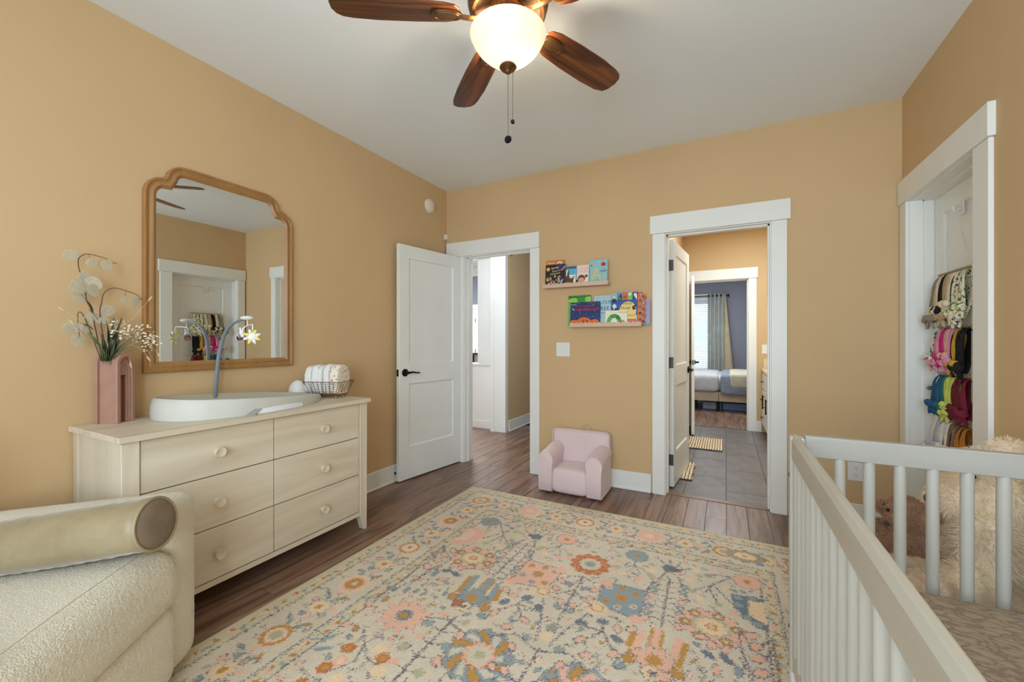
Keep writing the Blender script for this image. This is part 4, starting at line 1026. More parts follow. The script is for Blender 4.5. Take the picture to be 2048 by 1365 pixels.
# ------------------------------------------------------------------ ceiling fan
def make_fan():
    e = empty('ceiling_fan', (-.742, 1.392, ZC), 0, 'ceiling fan with five walnut blades, bronze motor and frosted glass bowl light', 'ceiling fan')
    MB().lathe([(0, 0), (.075, 0), (.085, -.015), (.10, -.05), (.13, -.08), (.150, -.13), (.157, -.19), (.155, -.24), (.147, -.268), (.136, -.278), (.05, -.262)], (0, 0, -.001), 40, 2, False).build('motor_housing', m_bronzed, e, smooth=True, angle=50)
    MB().lathe([(.146, -.262), (.147, -.272), (.139, -.281), (.128, -.282), (.122, -.274), (.08, -.268), (.0, -.268)], (0, 0, 0), 40, 2, False).build('housing_ring', m_bronze, e, smooth=True, angle=40)
    MB().lathe([(0, -.262), (.062, -.264), (.068, -.28), (.062, -.30), (.078, -.320), (.092, -.332), (.09, -.345), (0, -.345)], (0, 0, 0), 36, 2, False).build('switch_housing', m_bronze, e, smooth=True, angle=50)
    for k in range(5):
        a = math.radians(67.5 + 72 * k)
        arm = bpy.data.objects.new('blade_arm', None); 
        M = Matrix.Rotation(a, 4, 'Z')
        q = MB()
        q.tube(spline([(.055, 0, -.292), (.10, 0, -.296), (.15, 0, -.298), (.19, 0, -.292)], 4), .013, 8, flat=.45)
        q.v = [M @ Vector(p) for p in q.v]
        q.build('blade_arm', m_bronze, e, smooth=True, angle=60)
        # bracket plate under the blade
        pitch = Matrix.Rotation(math.radians(-11), 4, 'X'); T0 = Matrix.Translation((0, 0, -.280))
        pl_ = arcp(.245, 0, .050, .032, -90, 90, 8) + arcp(.215, 0, .040, .032, 90, 270, 8)
        q = MB().prism(pl_, 2, -.014, -.004); q.v = [M @ T0 @ pitch @ Vector(p) for p in q.v]; br = q.build('bracket', m_bronze, e, bevel=.002, seg=2)
        ring = [(x, y) for x, y in pl_]; q = MB().tube([(.232 + (x - .232) * .8, y * .76, -.0145) for x, y in ring + [ring[0]]], .0022, 6, cap=False)
        q.v = [M @ T0 @ pitch @ Vector(p) for p in q.v]; q.build('bracket_bead', m_bronze, e, smooth=True)
        top = [(.185, .030), (.20, .050), (.24, .062), (.35, .070), (.50, .073), (.60, .068), (.645, .055), (.660, .030)]
        bot = [(.664, -.010), (.655, -.040), (.635, -.058), (.60, -.066), (.50, -.072), (.35, -.068), (.24, -.060), (.20, -.048), (.185, -.030), (.18, 0)]
        q = MB().prism(top + bot, 2, -.004, .003)
        b = q.build('blade', m_walnut, e, bevel=.0015, seg=1)
        b.matrix_basis = M @ T0 @ pitch
    # glass bowl: lit from within by its bulbs
    m, nt, b = new_mat('frosted_bowl')
    b.inputs['Base Color'].default_value = lin((226, 210, 184)); b.inputs['Roughness'].default_value = .35
    b.inputs['Emission Color'].default_value = (1.0, .80, .58, 1); b.inputs['Emission Strength'].default_value = .30
    tr_ = nt.nodes.new('ShaderNodeBsdfTranslucent'); tr_.inputs['Color'].default_value = (1, .93, .80, 1)
    tp_ = nt.nodes.new('ShaderNodeBsdfTransparent'); tp_.inputs['Color'].default_value = (1, .92, .80, 1)
    m2 = nt.nodes.new('ShaderNodeMixShader'); m2.inputs[0].default_value = .0; nt.links.new(tr_.outputs[0], m2.inputs[1]); nt.links.new(tp_.outputs[0], m2.inputs[2])
    mx = nt.nodes.new('ShaderNodeMixShader'); mx.inputs[0].default_value = .013
    out = nt.nodes['Material Output']; nt.links.new(b.outputs[0], mx.inputs[1]); nt.links.new(m2.outputs[0], mx.inputs[2]); nt.links.new(mx.outputs[0], out.inputs['Surface'])
    MB().lathe([(.136, -.348), (.144, -.352), (.1455, -.360), (.141, -.368), (.134, -.384), (.118, -.408), (.094, -.432), (.066, -.454), (.040, -.470), (.018, -.477), (.0, -.478)], (0, 0, 0), 48, 2, False).build('glass_bowl', m, e, smooth=True, angle=60)
    MB().lathe([(0, -.340), (.088, -.340), (.092, -.346), (.086, -.350), (0, -.350)], (0, 0, 0), 40, 2, False).build('bowl_pan', m_bronze, e, smooth=True, angle=40)
    MB().lathe([(0, -.474), (.030, -.474), (.033, -.480), (.026, -.488), (.014, -.492), (.012, -.499), (.007, -.504), (0, -.505)], (0, 0, 0), 24, 2, False).build('finial', m_bronze, e, smooth=True, angle=60)
    mc = plain('chain_metal', (120, 116, 110), .35, metal=.8)
    R = Vector((.887, .4618, 0))
    for dx, zb in ((.0, -.742), (.018, -.676)):
        c = R * dx; q = MB(); z = -.500
        while z > zb: q.ell((c.x, c.y, z), .0019, 6, 4); z -= .0062
        q.tube([(c.x, c.y, -.498), (c.x, c.y, zb)], .0006, 4)
        ch = q.build('pull_chain', mc, e)
        if dx == 0: MB().lathe([(0, -.006), (.012, -.006), (.015, 0), (.012, .006), (0, .006)], (0, 0, 0), 20, 1, False).build('chain_fob', m_black, ch, smooth=True, angle=40).location = (c.x, c.y, zb - .014)
        else: MB().lathe([(0, -.005), (.007, -.005), (.009, 0), (.007, .005), (0, .005)], (0, 0, 0), 16, 0, False).build('chain_fob', m_black, ch, smooth=True, angle=40).location = (c.x, c.y, zb - .012)
    for (dx, dy, w_) in ((.048, -.010, 15), (-.05, -.015, 5)):
        l = bpy.data.lights.new('bulb', 'POINT'); l.energy = w_; l.color = (1.0, .84, .66); l.shadow_soft_size = .028
        o = bpy.data.objects.new('bulb', l); COL.objects.link(o); o.parent = e; o.location = (R.x * dx + .4618 * dy, R.y * dx - .887 * dy, -.405)
make_fan()

# ------------------------------------------------------------------ boucle glider with bolster
def boucle(name, c):
    m, nt, b = new_mat(name)
    v = pos(nt)
    vo = nt.nodes.new('ShaderNodeTexVoronoi'); vo.inputs['Scale'].default_value = 260; nt.links.new(v, vo.inputs['Vector'])
    n1 = noise(nt, v, 230, 3, .6, 0.0)
    ad = nt.nodes.new('ShaderNodeMath'); ad.operation = 'SUBTRACT'; nt.links.new(n1, ad.inputs[0]); 
    ml = nt.nodes.new('ShaderNodeMath'); ml.operation = 'MULTIPLY'; ml.inputs[1].default_value = .6; nt.links.new(vo.outputs['Distance'], ml.inputs[0]); nt.links.new(ml.outputs[0], ad.inputs[1])
    nt.links.new(ramp(nt, ad.outputs[0], [(.05, tuple(x * .94 for x in c)), (.45, c)]), b.inputs['Base Color'])
    b.inputs['Roughness'].default_value = .95; b.inputs['Sheen Weight'].default_value = .3; b.inputs['Specular IOR Level'].default_value = .1
    bump(nt, b, ad.outputs[0], .8, .004)
    return m
m_boucle = boucle('boucle_cream', (236, 227, 204))

def soft_slab(name, mat, parent, x0, x1, y0, y1, z0, z1, r, nub=.0016, level=3, M=None, seg=6, cell=.03, crown=0.0, rz=None):
    """soft upholstered block: rounded box with a fine nubby surface"""
    nx, ny, nz = [max(2, int(round((b - a) / cell))) for a, b in ((x0, x1), (y0, y1), (z0, z1))]
    bm = bmesh.new(); vid = {}
    def V(i, j, k):
        key = (i, j, k)
        if key not in vid:
            p = Vector((x0 + (x1 - x0) * i / nx, y0 + (y1 - y0) * j / ny, z0 + (z1 - z0) * k / nz))
            c = Vector((min(max(p.x, x0 + r), x1 - r), min(max(p.y, y0 + r), y1 - r), min(max(p.z, z0 + (rz or r)), z1 - (rz or r))))
            d = p - c
            rr = Vector((r, r, rz or r))
            e_ = Vector((d.x / rr.x, d.y / rr.y, d.z / rr.z)); L = e_.length
            if L > 1e-6:
                e_ = e_ / L; mxc = max(abs(d.x / rr.x), abs(d.y / rr.y), abs(d.z / rr.z)); p = c + Vector((e_.x * rr.x, e_.y * rr.y, e_.z * rr.z)) * min(1, mxc)
            if crown:
                u = (p.x - x0) / (x1 - x0) * 2 - 1; v = (p.y - y0) / (y1 - y0) * 2 - 1; w = (p.z - (z0 + z1) / 2) / ((z1 - z0) / 2)
                p.z += crown * max(0, 1 - u * u) * max(0, 1 - v * v) * w
                p.x += crown * .6 * max(0, 1 - w * w) * (1 if u > 0 else -1) * u * u
                p.y += crown * .3 * max(0, 1 - w * w) * (1 if v > 0 else -1) * v * v
            vid[key] = bm.verts.new(M @ p if M is not None else p)
        return vid[key]
    for i in range(nx):
        for j in range(ny):
            bm.faces.new((V(i, j, 0), V(i, j + 1, 0), V(i + 1, j + 1, 0), V(i + 1, j, 0))); bm.faces.new((V(i, j, nz), V(i + 1, j, nz), V(i + 1, j + 1, nz), V(i, j + 1, nz)))
    for i in range(nx):
        for k in range(nz):
            bm.faces.new((V(i, 0, k), V(i + 1, 0, k), V(i + 1, 0, k + 1), V(i, 0, k + 1))); bm.faces.new((V(i, ny, k), V(i, ny, k + 1), V(i + 1, ny, k + 1), V(i + 1, ny, k)))
    for j in range(ny):
        for k in range(nz):
            bm.faces.new((V(0, j, k), V(0, j, k + 1), V(0, j + 1, k + 1), V(0, j + 1, k))); bm.faces.new((V(nx, j, k), V(nx, j + 1, k), V(nx, j + 1, k + 1), V(nx, j, k + 1)))
    bmesh.ops.recalc_face_normals(bm, faces=bm.faces)
    me = bpy.data.meshes.new(name); bm.to_mesh(me); bm.free(); me.shade_smooth(); me.materials.append(mat)
    o = bpy.data.objects.new(name, me); COL.objects.link(o); o.parent = parent
    s = o.modifiers.new('sub', 'SUBSURF'); s.levels = level; s.render_levels = level
    if nub:
        t = bpy.data.textures.new('nub', 'CLOUDS'); t.noise_scale = .006; t.noise_depth = 1
        d = o.modifiers.new('nub', 'DISPLACE'); d.texture = t; d.strength = nub * 2.4; d.mid_level = .5
    return o

def make_glider():
    # local x = facing direction (.8, .6), local y = towards the far arm, origin at the outer front corner of the far arm
    e = empty('glider_chair', (-1.790, .830, 0), math.atan2(.6, .8), 'cream boucle upholstered glider armchair with rounded arms, in front of the dresser', 'armchair')
    # +y is away from the camera, so the seat runs to negative y
    o = soft_slab('arm', m_boucle, e, -.90, .010, -.150, .018, .035, .655, .055, rz=.055)
    for v in o.data.vertices: v.co.z *= 1 + .10 * v.co.x
    soft_slab('arm', m_boucle, e, -.90, 0, -.90, -.75, .035, .600, .055)
    soft_slab('seat_cushion', m_boucle, e, -.78, .035, -.757, -.143, .300, .515, .060, crown=.014, rz=.075, M=Matrix.Translation((.03, 0, .41)) @ Matrix.Rotation(math.radians(-5.5), 4, 'Y') @ Matrix.Translation((-.03, 0, -.41)))
    soft_slab('footrest', m_boucle, e, -.20, .028, -.757, -.143, .045, .310, .045, crown=.006)
    soft_slab('seat_base', m_boucle, e, -.86, -.19, -.757, -.143, .04, .31, .03, nub=0, level=1)
    soft_slab('backrest', m_boucle, e, -.93, -.74, -.80, -.10, .30, .90, .07, crown=.01)
    # seam across the front of the cushion and a welt
    ms = plain('seam_thread', (198, 186, 156), .8)
    pts = [(-.022, y, .5215 + .009 * max(0, 1 - ((y + .45) / .3) ** 2)) for y in [-.18 - .56 * i / 14 for i in range(15)]]
    MB().tube(pts, .0014, 5).build('seam', ms, e)
    MB().lathe([(0, .0), (.26, .0), (.27, .008), (.26, .03), (0, .03)], (-.45, -.45, 0.012), 36, 2, False).build('swivel_base', plain('glider_base_black', (30, 28, 27), .5), e)
    return e
make_glider()

def make_bolster():
    a = Vector((-1.606, .636, .630)); d = Vector((-.87, -.49, -.15)).normalized(); L = .58
    e = empty('bolster_cushion', (a + d * L / 2).to_tuple(), 0, 'long beige velvet bolster cushion with piped round ends, lying on the glider', 'cushion')
    m, nt, b = new_mat('velvet_beige'); v = pos(nt, (1, 1, 1), False, 'geo')
    nt.links.new(ramp(nt, noise(nt, v, 9, 4, .6), [(.3, (142, 126, 94)), (.7, (160, 144, 112))]), b.inputs['Base Color'])
    b.inputs['Roughness'].default_value = .42; b.inputs['Sheen Weight'].default_value = .6; b.inputs['Sheen Roughness'].default_value = .35
    bump(nt, b, noise(nt, v, 22, 4, .6, .6), .35, .01)
    mp = plain('velvet_piping', (158, 142, 110), .5); me_ = plain('velvet_end', (128, 112, 94), .6, var=.06, vs=20, bmp=.4, bs=30, bd=.004)
    z = Vector((0, 0, 1)); s = d.cross(z).normalized(); u = s.cross(d).normalized(); r = .080
    def cyl(rows, name, mat, seg=40, wr=0.0):
        vs = []; fs = []
        for (rr, t) in rows:
            for k in range(seg):
                an = 2 * PI * k / seg; w_ = 1 + wr * math.sin(an * 5 + t * 20) * math.sin(t * 31)
                sag = .96 if math.sin(an) < -.6 else 1.0
                vs.append(a + d * t + s * (rr * w_ * math.cos(an)) + u * (rr * w_ * sag * math.sin(an)))
        for i in range(len(rows) - 1):
            for k in range(seg): fs.append((i * seg + k, i * seg + (k + 1) % seg, (i + 1) * seg + (k + 1) % seg, (i + 1) * seg + k))
        q = MB(); q.add(vs, fs); return q.build(name, mat, e, smooth=True, world=True)
    cyl([(r - .004, .004)] + [(r + .004 * math.sin(PI * i / 24) + .002 * (i % 2), .008 + (L - .016) * i / 24) for i in range(25)] + [(r - .004, L - .004)], 'velvet_cover', m, wr=.010)
    for t, sg in ((0, -1), (L, 1)):
        ring = [a + d * t + s * (r * math.cos(2 * PI * k / 40)) + u * (r * .98 * math.sin(2 * PI * k / 40)) for k in range(41)]
        MB().tube(ring, .0048, 8, cap=False).build('piping', mp, e, smooth=True, world=True)
        cyl([(r - .003, t), (r * .85, t + sg * .006), (r * .5, t + sg * .010), (.0004, t + sg * .011)], 'end_panel', me_, wr=.012)
make_bolster()

# ------------------------------------------------------------------ pink child's armchair
def make_kid():
    e = empty('kids_armchair', (-1.085, 3.20, 0), 0, 'small pale pink child armchair with piped edges, on the floor against the back wall', 'child chair')
    m = plain('pink_twill', (226, 204, 204), .85, var=.012, vs=4, sheen=.3, bmp=.25, bs=700)
    mp = plain('pink_piping', (236, 214, 210), .8)
    W_ = dict(nub=0, level=2, cell=.05)
    X0, X1, Y0, Y1 = -.262, .262, -.170, .195      # local
    arm_w = .128
    def arm(s):
        # mushroom profile swept from front to back, rising slightly
        xo = X0 if s < 0 else X1 - arm_w
        cx = xo + arm_w / 2
        prof = [(-.058, .012), (-.058, .20)] + arcp(0, .262, .066, .066, 205, -25, 14) + [(.058, .20), (.058, .012)]
        vs = []; n = len(prof); rows = []
        for (y, sc, dz) in ((Y0 + .004, .93, .0), (Y0 + .010, .985, 0), (Y0 + .03, 1, .0), (Y0 + .14, 1, .012), (Y0 + .24, 1.0, .032), (Y0 + .31, .97, .040)):
            for (x, z) in prof: vs.append((cx + x * sc, y, .17 + (z - .17) * sc + (dz if z > .15 else 0)))
        k = 6
        q = MB(); q.add(vs, [(i * n + j, i * n + j + 1, (i + 1) * n + j + 1, (i + 1) * n + j) for i in range(k - 1) for j in range(n - 1)] + [tuple(range(n)), tuple((k - 1) * n + j for j in range(n - 1, -1, -1))] + [(i * n + n - 1, i * n, (i + 1) * n, (i + 1) * n + n - 1) for i in range(k - 1)])
        q.build('arm', m, e, smooth=True, angle=45)
        MB().tube([(cx + x * .955, Y0 + .006, .17 + (z - .17) * .955) for x, z in prof], .0032, 6).build('piping', mp, e, smooth=True)
    arm(-1); arm(1)
    soft_slab('seat', m, e, X0 + arm_w - .01, X1 - arm_w + .01, Y0 + .004, Y1 - .08, .010, .205, .018, crown=.012, **W_)
    # backrest leaning slightly, wider at the top
    M = Matrix(((1, 0, 0, 0), (0, 1, .05, 0), (0, 0, 1, 0), (0, 0, 0, 1)))
    soft_slab('backrest', m, e, X0 + .012, X1 - .012, Y1 - .105, Y1 - .018, .010, .462, .022, M=M, crown=.0, **W_)
    pts = [(x, y + .05 * z, z) for x, y, z in [(X0 + .020, Y1 - .105, .20), (X0 + .018, Y1 - .104, .44), (X0 + .034, Y1 - .104, .456), (X1 - .034, Y1 - .104, .456), (X1 - .018, Y1 - .104, .44), (X1 - .020, Y1 - .105, .20)]]
    MB().tube(pts, .0030, 6).build('piping', mp, e)
    MB().tube(spline([(.005, Y1 - .03, .458), (.008, Y1 - .028, .485), (.04, Y1 - .028, .497), (.072, Y1 - .028, .485), (.075, Y1 - .03, .458)], 5), .006, 6, flat=.35).build('handle', plain('webbing_tan', (206, 178, 130), .8), e, smooth=True)
    MB().tube(spline([(-.04 + .008 * i, Y1 - .1062 + .05 * .37, .37 + (.012, -.006, .009, -.008)[i % 4]) for i in range(10)], 4), .0012, 5).build('embroidery', plain('embroidery_white', (234, 220, 220), .7), e)
make_kid()

# ------------------------------------------------------------------ crib
def make_crib():
    e = empty('baby_crib', (.586, .99, 0), 0, 'whitewashed wooden baby crib with round spindles, right foreground', 'crib')
    B = dict(world=True)
    X0, X1, Y0, Y1, ZT = .191, .966, .30, 1.700, .890
    for x in (X0, X1 - .043):
        for y in (Y0, Y1 - .043):
            MB().box(x, x + .043, y, y + .043, .095, ZT - .004).build('post', m_cribz, e, bevel=.006, seg=3, **B)
            MB().lathe([(0, .0115), (.014, .0115), (.022, .09), (.0215, .097), (0, .097)], (x + .0215, y + .0215, 0), 20, 2, False).build('foot', plain('crib_foot_white', (222, 224, 226), .4), e, smooth=True, angle=50, **B)
    # long side rails (left side faces the room)
    def rail_long(x0, x1):
        q = MB().prism([(x0, .815), (x1, .815), (x1, ZT - .014), (x1 - .010, ZT), (x0 + .010, ZT), (x0, ZT - .012)], 1, Y0 + .043, Y1 - .043 + (.043 if True else 0) - .006)
        return q.build('top_rail', m_crib, e, bevel=.0015, seg=1, **B)
    rail_long(X0 + .004, X0 + .036); 
    MB().box(X1 - .036, X1 - .004, Y0 + .043, Y1 - .043, .815, ZT).build('top_rail', m_crib, e, bevel=.004, seg=2, **B)
    MB().box(X0 + .006, X0 + .034, Y0 + .043, Y1 - .043, .115, .180).build('bottom_rail', m_crib, e, bevel=.004, seg=2, **B)
    MB().box(X1 - .034, X1 - .006, Y0 + .043, Y1 - .043, .115, .180).build('bottom_rail', m_crib, e, bevel=.004, seg=2, **B)
    mx = wood('crib_whitewash_cross', (164, 161, 151), (174, 171, 162), (183, 180, 172), 0, 0.45, 0.6, False, 'geo', 0.7, 0.04)
    for y in (Y1 - .036, Y0 + .006):
        MB().box(X0 + .043, X1 - .043, y, y + .030, .824, ZT + .004).build('end_rail', mx, e, bevel=.004, seg=2, **B)
        MB().box(X0 + .043, X1 - .043, y + .003, y + .027, .115, .180).build('end_rail', mx, e, bevel=.004, seg=2, **B)
    sl = None
    def spindle(x, y):
        nonlocal sl
        if sl is None: sl = MB().lathe([(.0150, 0), (.0150, .65)], (0, 0, 0), 20).build('spindle', m_cribz, None, smooth=True, angle=50)
        o = sl if sl.parent is None else sl.copy()
        if o is not sl: COL.objects.link(o)
        o.parent = e; o.location = Vector((x, y, .178)) - Vector(e.location)
    for i in range(9):
        for y in (Y1 - .021, Y0 + .021): spindle(.328 + .0742 * (i - 1) + .0, y)
    for i in range(17):
        y = Y1 - .043 - .040 - .0742 * i
        if y > Y0 + .06:
            spindle(X0 + .020, y); spindle(X1 - .020, y)
    for z in (.755, .24): MB().lathe([(0, 0), (.0055, 0), (.0065, .003), (0, .003)], (X0 - .0025, Y1 - .0215, z), 14, 0, False).build('bolt', m_steel, e, **B)
    MB().box(X0 + .05, X1 - .05, Y0 + .05, Y1 - .05, .33, .352).build('mattress_support', mx, e, **B)
    # mattress in its fitted sheet: lies in the crib, a thing of its own
    m, nt, b = new_mat('leaf_print_sheet'); v = pos(nt, (1, 1, 1), False, 'geo')
    wv = pos(nt, (1.0, 1.9, 1), False, 'geo')
    n0 = nt.nodes.new('ShaderNodeTexNoise'); n0.inputs['Scale'].default_value = 16; nt.links.new(wv, n0.inputs['Vector'])
    mxv = nt.nodes.new('ShaderNodeMixRGB'); mxv.inputs[0].default_value = .06; nt.links.new(wv, mxv.inputs[1]); nt.links.new(n0.outputs['Color'], mxv.inputs[2])
    vo = nt.nodes.new('ShaderNodeTexVoronoi'); vo.inputs['Scale'].default_value = 26; vo.feature = 'DISTANCE_TO_EDGE'; nt.links.new(mxv.outputs[0], vo.inputs['Vector'])
    n2 = noise(nt, wv, 46, 2, .5)
    mu = nt.nodes.new('ShaderNodeMath'); mu.operation = 'MULTIPLY_ADD'; mu.inputs[1].default_value = .24; nt.links.new(n2, mu.inputs[0]); nt.links.new(vo.outputs['Distance'], mu.inputs[2])
    nt.links.new(ramp(nt, mu.outputs[0], [(.16, (146, 126, 110)), (.22, (168, 150, 128)), (.42, (174, 157, 134))]), b.inputs['Base Color'])
    b.inputs['Roughness'].default_value = .9; bump(nt, b, noise(nt, v, 500, 2), .3, .001)
    t = empty('crib_mattress', (.58, .99, .352), 0, 'crib mattress in a taupe leaf-print fitted sheet inside the crib', 'mattress')
    o = soft_slab('fitted_sheet', m, t, -.338, .338, -.632, .632, .0, .140, .022, nub=0, level=2, cell=.06, crown=.004)
    return e
make_crib()

# ------------------------------------------------------------------ plush bears beyond the crib
def fur_strands(name, mat, parent, ells, n, L, wd, curl=0.3, seed=1, droop=.25, kmin=-1.0):
    """short fur tufts over a union of ellipsoids (world coordinates); tufts inside a neighbour are dropped"""
    r = np.random.default_rng(seed)
    ar = np.array([(e[1][0] * e[1][1] + e[1][1] * e[1][2] + e[1][0] * e[1][2]) for e in ells]); cnt = (ar / ar.sum() * n).astype(int)
    VV = []; FF = []; o = 0
    for i, (c, rad, R) in enumerate(ells):
        c = np.array(c); rad = np.array(rad); Rm = np.array(R) if R is not None else np.eye(3)
        d = r.normal(size=(cnt[i], 3)); d /= np.linalg.norm(d, axis=1)[:, None]
        p = (d * rad) @ Rm.T + c; nn = (d / rad); nn /= np.linalg.norm(nn, axis=1)[:, None]; nn = nn @ Rm.T
        keep = np.ones(len(p), bool)
        for j, (c2, r2, R2) in enumerate(ells):
            if j == i: continue
            q = (p - np.array(c2)) @ (np.array(R2) if R2 is not None else np.eye(3)) / np.array(r2)
            keep &= (q ** 2).sum(1) > .93
        p, nn = p[keep], nn[keep]; m_ = len(p)
        t = np.cross(nn, r.normal(size=(m_, 3))); t /= np.linalg.norm(t, axis=1)[:, None] + 1e-9
        dr = nn + t * curl * r.normal(size=(m_, 1)) + np.array([0, 0, -1]) * droop; dr /= np.linalg.norm(dr, axis=1)[:, None]
        ll = L * r.uniform(.6, 1.3, (m_, 1)); side = np.cross(dr, t); side /= np.linalg.norm(side, axis=1)[:, None] + 1e-9
        w2 = wd * r.uniform(.6, 1.3, (m_, 1)); bnd = t * (ll * curl * .7) * r.choice([-1, 1], (m_, 1))
        b0 = p - nn * .002 - side * w2; b1 = p - nn * .002 + side * w2; m0 = p + dr * ll * .55 + bnd * .4 - side * w2 * .8; m1 = p + dr * ll * .55 + bnd * .4 + side * w2 * .8; tp = p + dr * ll + bnd - np.array([0, 0, 1]) * ll * droop * .5
        vs = np.stack([b0, b1, m1, m0, tp], 1).reshape(-1, 3); VV.append(vs)
        k = np.arange(m_)[:, None] * 5 + o
        FF += list(map(tuple, (k + np.array([[0, 1, 2, 3]])).tolist())) + list(map(tuple, (k + np.array([[3, 2, 4]])).tolist())); o += m_ * 5
    V = np.concatenate(VV) - np.array(parent.location)
    me = bpy.data.meshes.new(name); me.from_pydata(V.tolist(), [], FF); me.materials.append(mat); me.shade_smooth()
    ob = bpy.data.objects.new(name, me); COL.objects.link(ob); ob.parent = parent; ob['kind'] = 'stuff'
    return ob
def bear_part(name, mat, parent, ells, vox=.014):
    q = MB()
    for c, r, R in ells: q.ell((0, 0, 0) if False else c, r, 28, 18, Matrix(R) if R is not None else None)
    o = q.build(name, mat, parent, smooth=True, world=True)
    rm = o.modifiers.new('remesh', 'REMESH'); rm.mode = 'VOXEL'; rm.voxel_size = vox; rm.use_smooth_shade = True
    sm = o.modifiers.new('smooth', 'SMOOTH'); sm.iterations = 4
    return o
def rot(ax, deg):
    return [list(r) for r in Matrix.Rotation(math.radians(deg), 3, ax)]
def make_bears():
    mc = plain('cream_fur', (252, 230, 203), .9, var=.05, vs=9, sheen=.4)
    e = empty('large_teddy_bear', (.78, 2.12, 0), 0, 'very large cream plush teddy bear slumped between the crib end and the closet door', 'teddy bear')
    nose_ = Vector((.700, 2.03, .635))
    body = [((.765, 2.14, .30), (.16, .22, .27), None), ((.83, 2.16, .47), (.12, .17, .14), None)]
    head = [((.830, 2.08, .665), (.115, .165, .155), None), ((.735, 2.035, .620), (.075, .085, .070), None), ((.875, 2.08, .815), (.045, .05, .050), None), ((.88, 1.90, .775), (.045, .045, .05), None)]
    legs = [((.585, 2.10, .30), (.185, .125, .125), rot('Z', 12)), ((.425, 2.03, .345), (.070, .105, .12), None)]
    leg2 = [((.70, 1.90, .315), (.13, .14, .12), rot('Z', 60)), ((.60, 1.83, .345), (.085, .09, .10), None)]
    arms = [((.76, 1.945, .50), (.085, .085, .15), rot('X', 20)), ((.70, 1.87, .40), (.075, .075, .09), None)]
    arm2 = [((.82, 2.33, .48), (.08, .08, .16), rot('X', -20))]
    allp = body + head + legs + leg2 + arms + arm2
    bear_part('body', mc, e, allp)
    fur_strands('fur', mc, e, allp, 72000, .019, .0011, .40, 2, .35)
    mdk = plain('nose_brown', (84, 52, 38), .4)
    MB().ell((.657, 2.025, .635), (.016, .030, .020), 16, 10).build('nose', mdk, e, smooth=True, world=True)
    for y in (1.975, 2.085): MB().ell((.748, y, .745), (.010, .010, .010), 12, 8).build('eye', plain('eye_black', (20, 16, 14), .15), e, smooth=True, world=True)
    # small brown bear leaning on its leg
    mb = plain('brown_fur', (182, 138, 106), .9, var=.08, vs=30, sheen=.4)
    g = empty('small_teddy_bear', (.57, 1.93, .42), 0, 'small curly brown teddy bear leaning against the large cream bear, seen between crib spindles', 'teddy bear')
    hb = [((.570, 1.945, .580), (.070, .075, .076), None), ((.520, 1.90, .560), (.036, .036, .032), None), ((.505, 1.965, .598), (.028, .024, .028), None), ((.637, 1.915, .60), (.026, .022, .028), None)]
    bb = [((.555, 1.925, .490), (.075, .065, .052), None), ((.500, 1.900, .478), (.045, .04, .035), None), ((.490, 1.955, .525), (.050, .030, .020), rot('Z', 10)), ((.620, 1.905, .470), (.030, .035, .030), None)]
    sc_ = lambda L_: [((.565 + (c[0] - .565) * .86, 1.92 + (c[1] - 1.92) * .86, .545 + (c[2] - .53) * .86), tuple(v * .86 for v in rr), R_) for c, rr, R_ in L_]
    hb, bb = sc_(hb), sc_(bb)
    bear_part('body', mb, g, hb + bb, .009)
    fur_strands('fur', mb, g, hb + bb, 22000, .009, .0011, .9, 5, .1)
    MB().ell((.497, 1.880, .572), (.009, .011, .007), 12, 8).build('nose', mdk, g, smooth=True, world=True)
    for p in ((.508, 1.905, .612), (.508, 1.945, .618)): MB().ell(p, .006, 10, 6).build('eye', plain('eye_black', (20, 16, 14), .15), g, smooth=True, world=True)
make_bears()

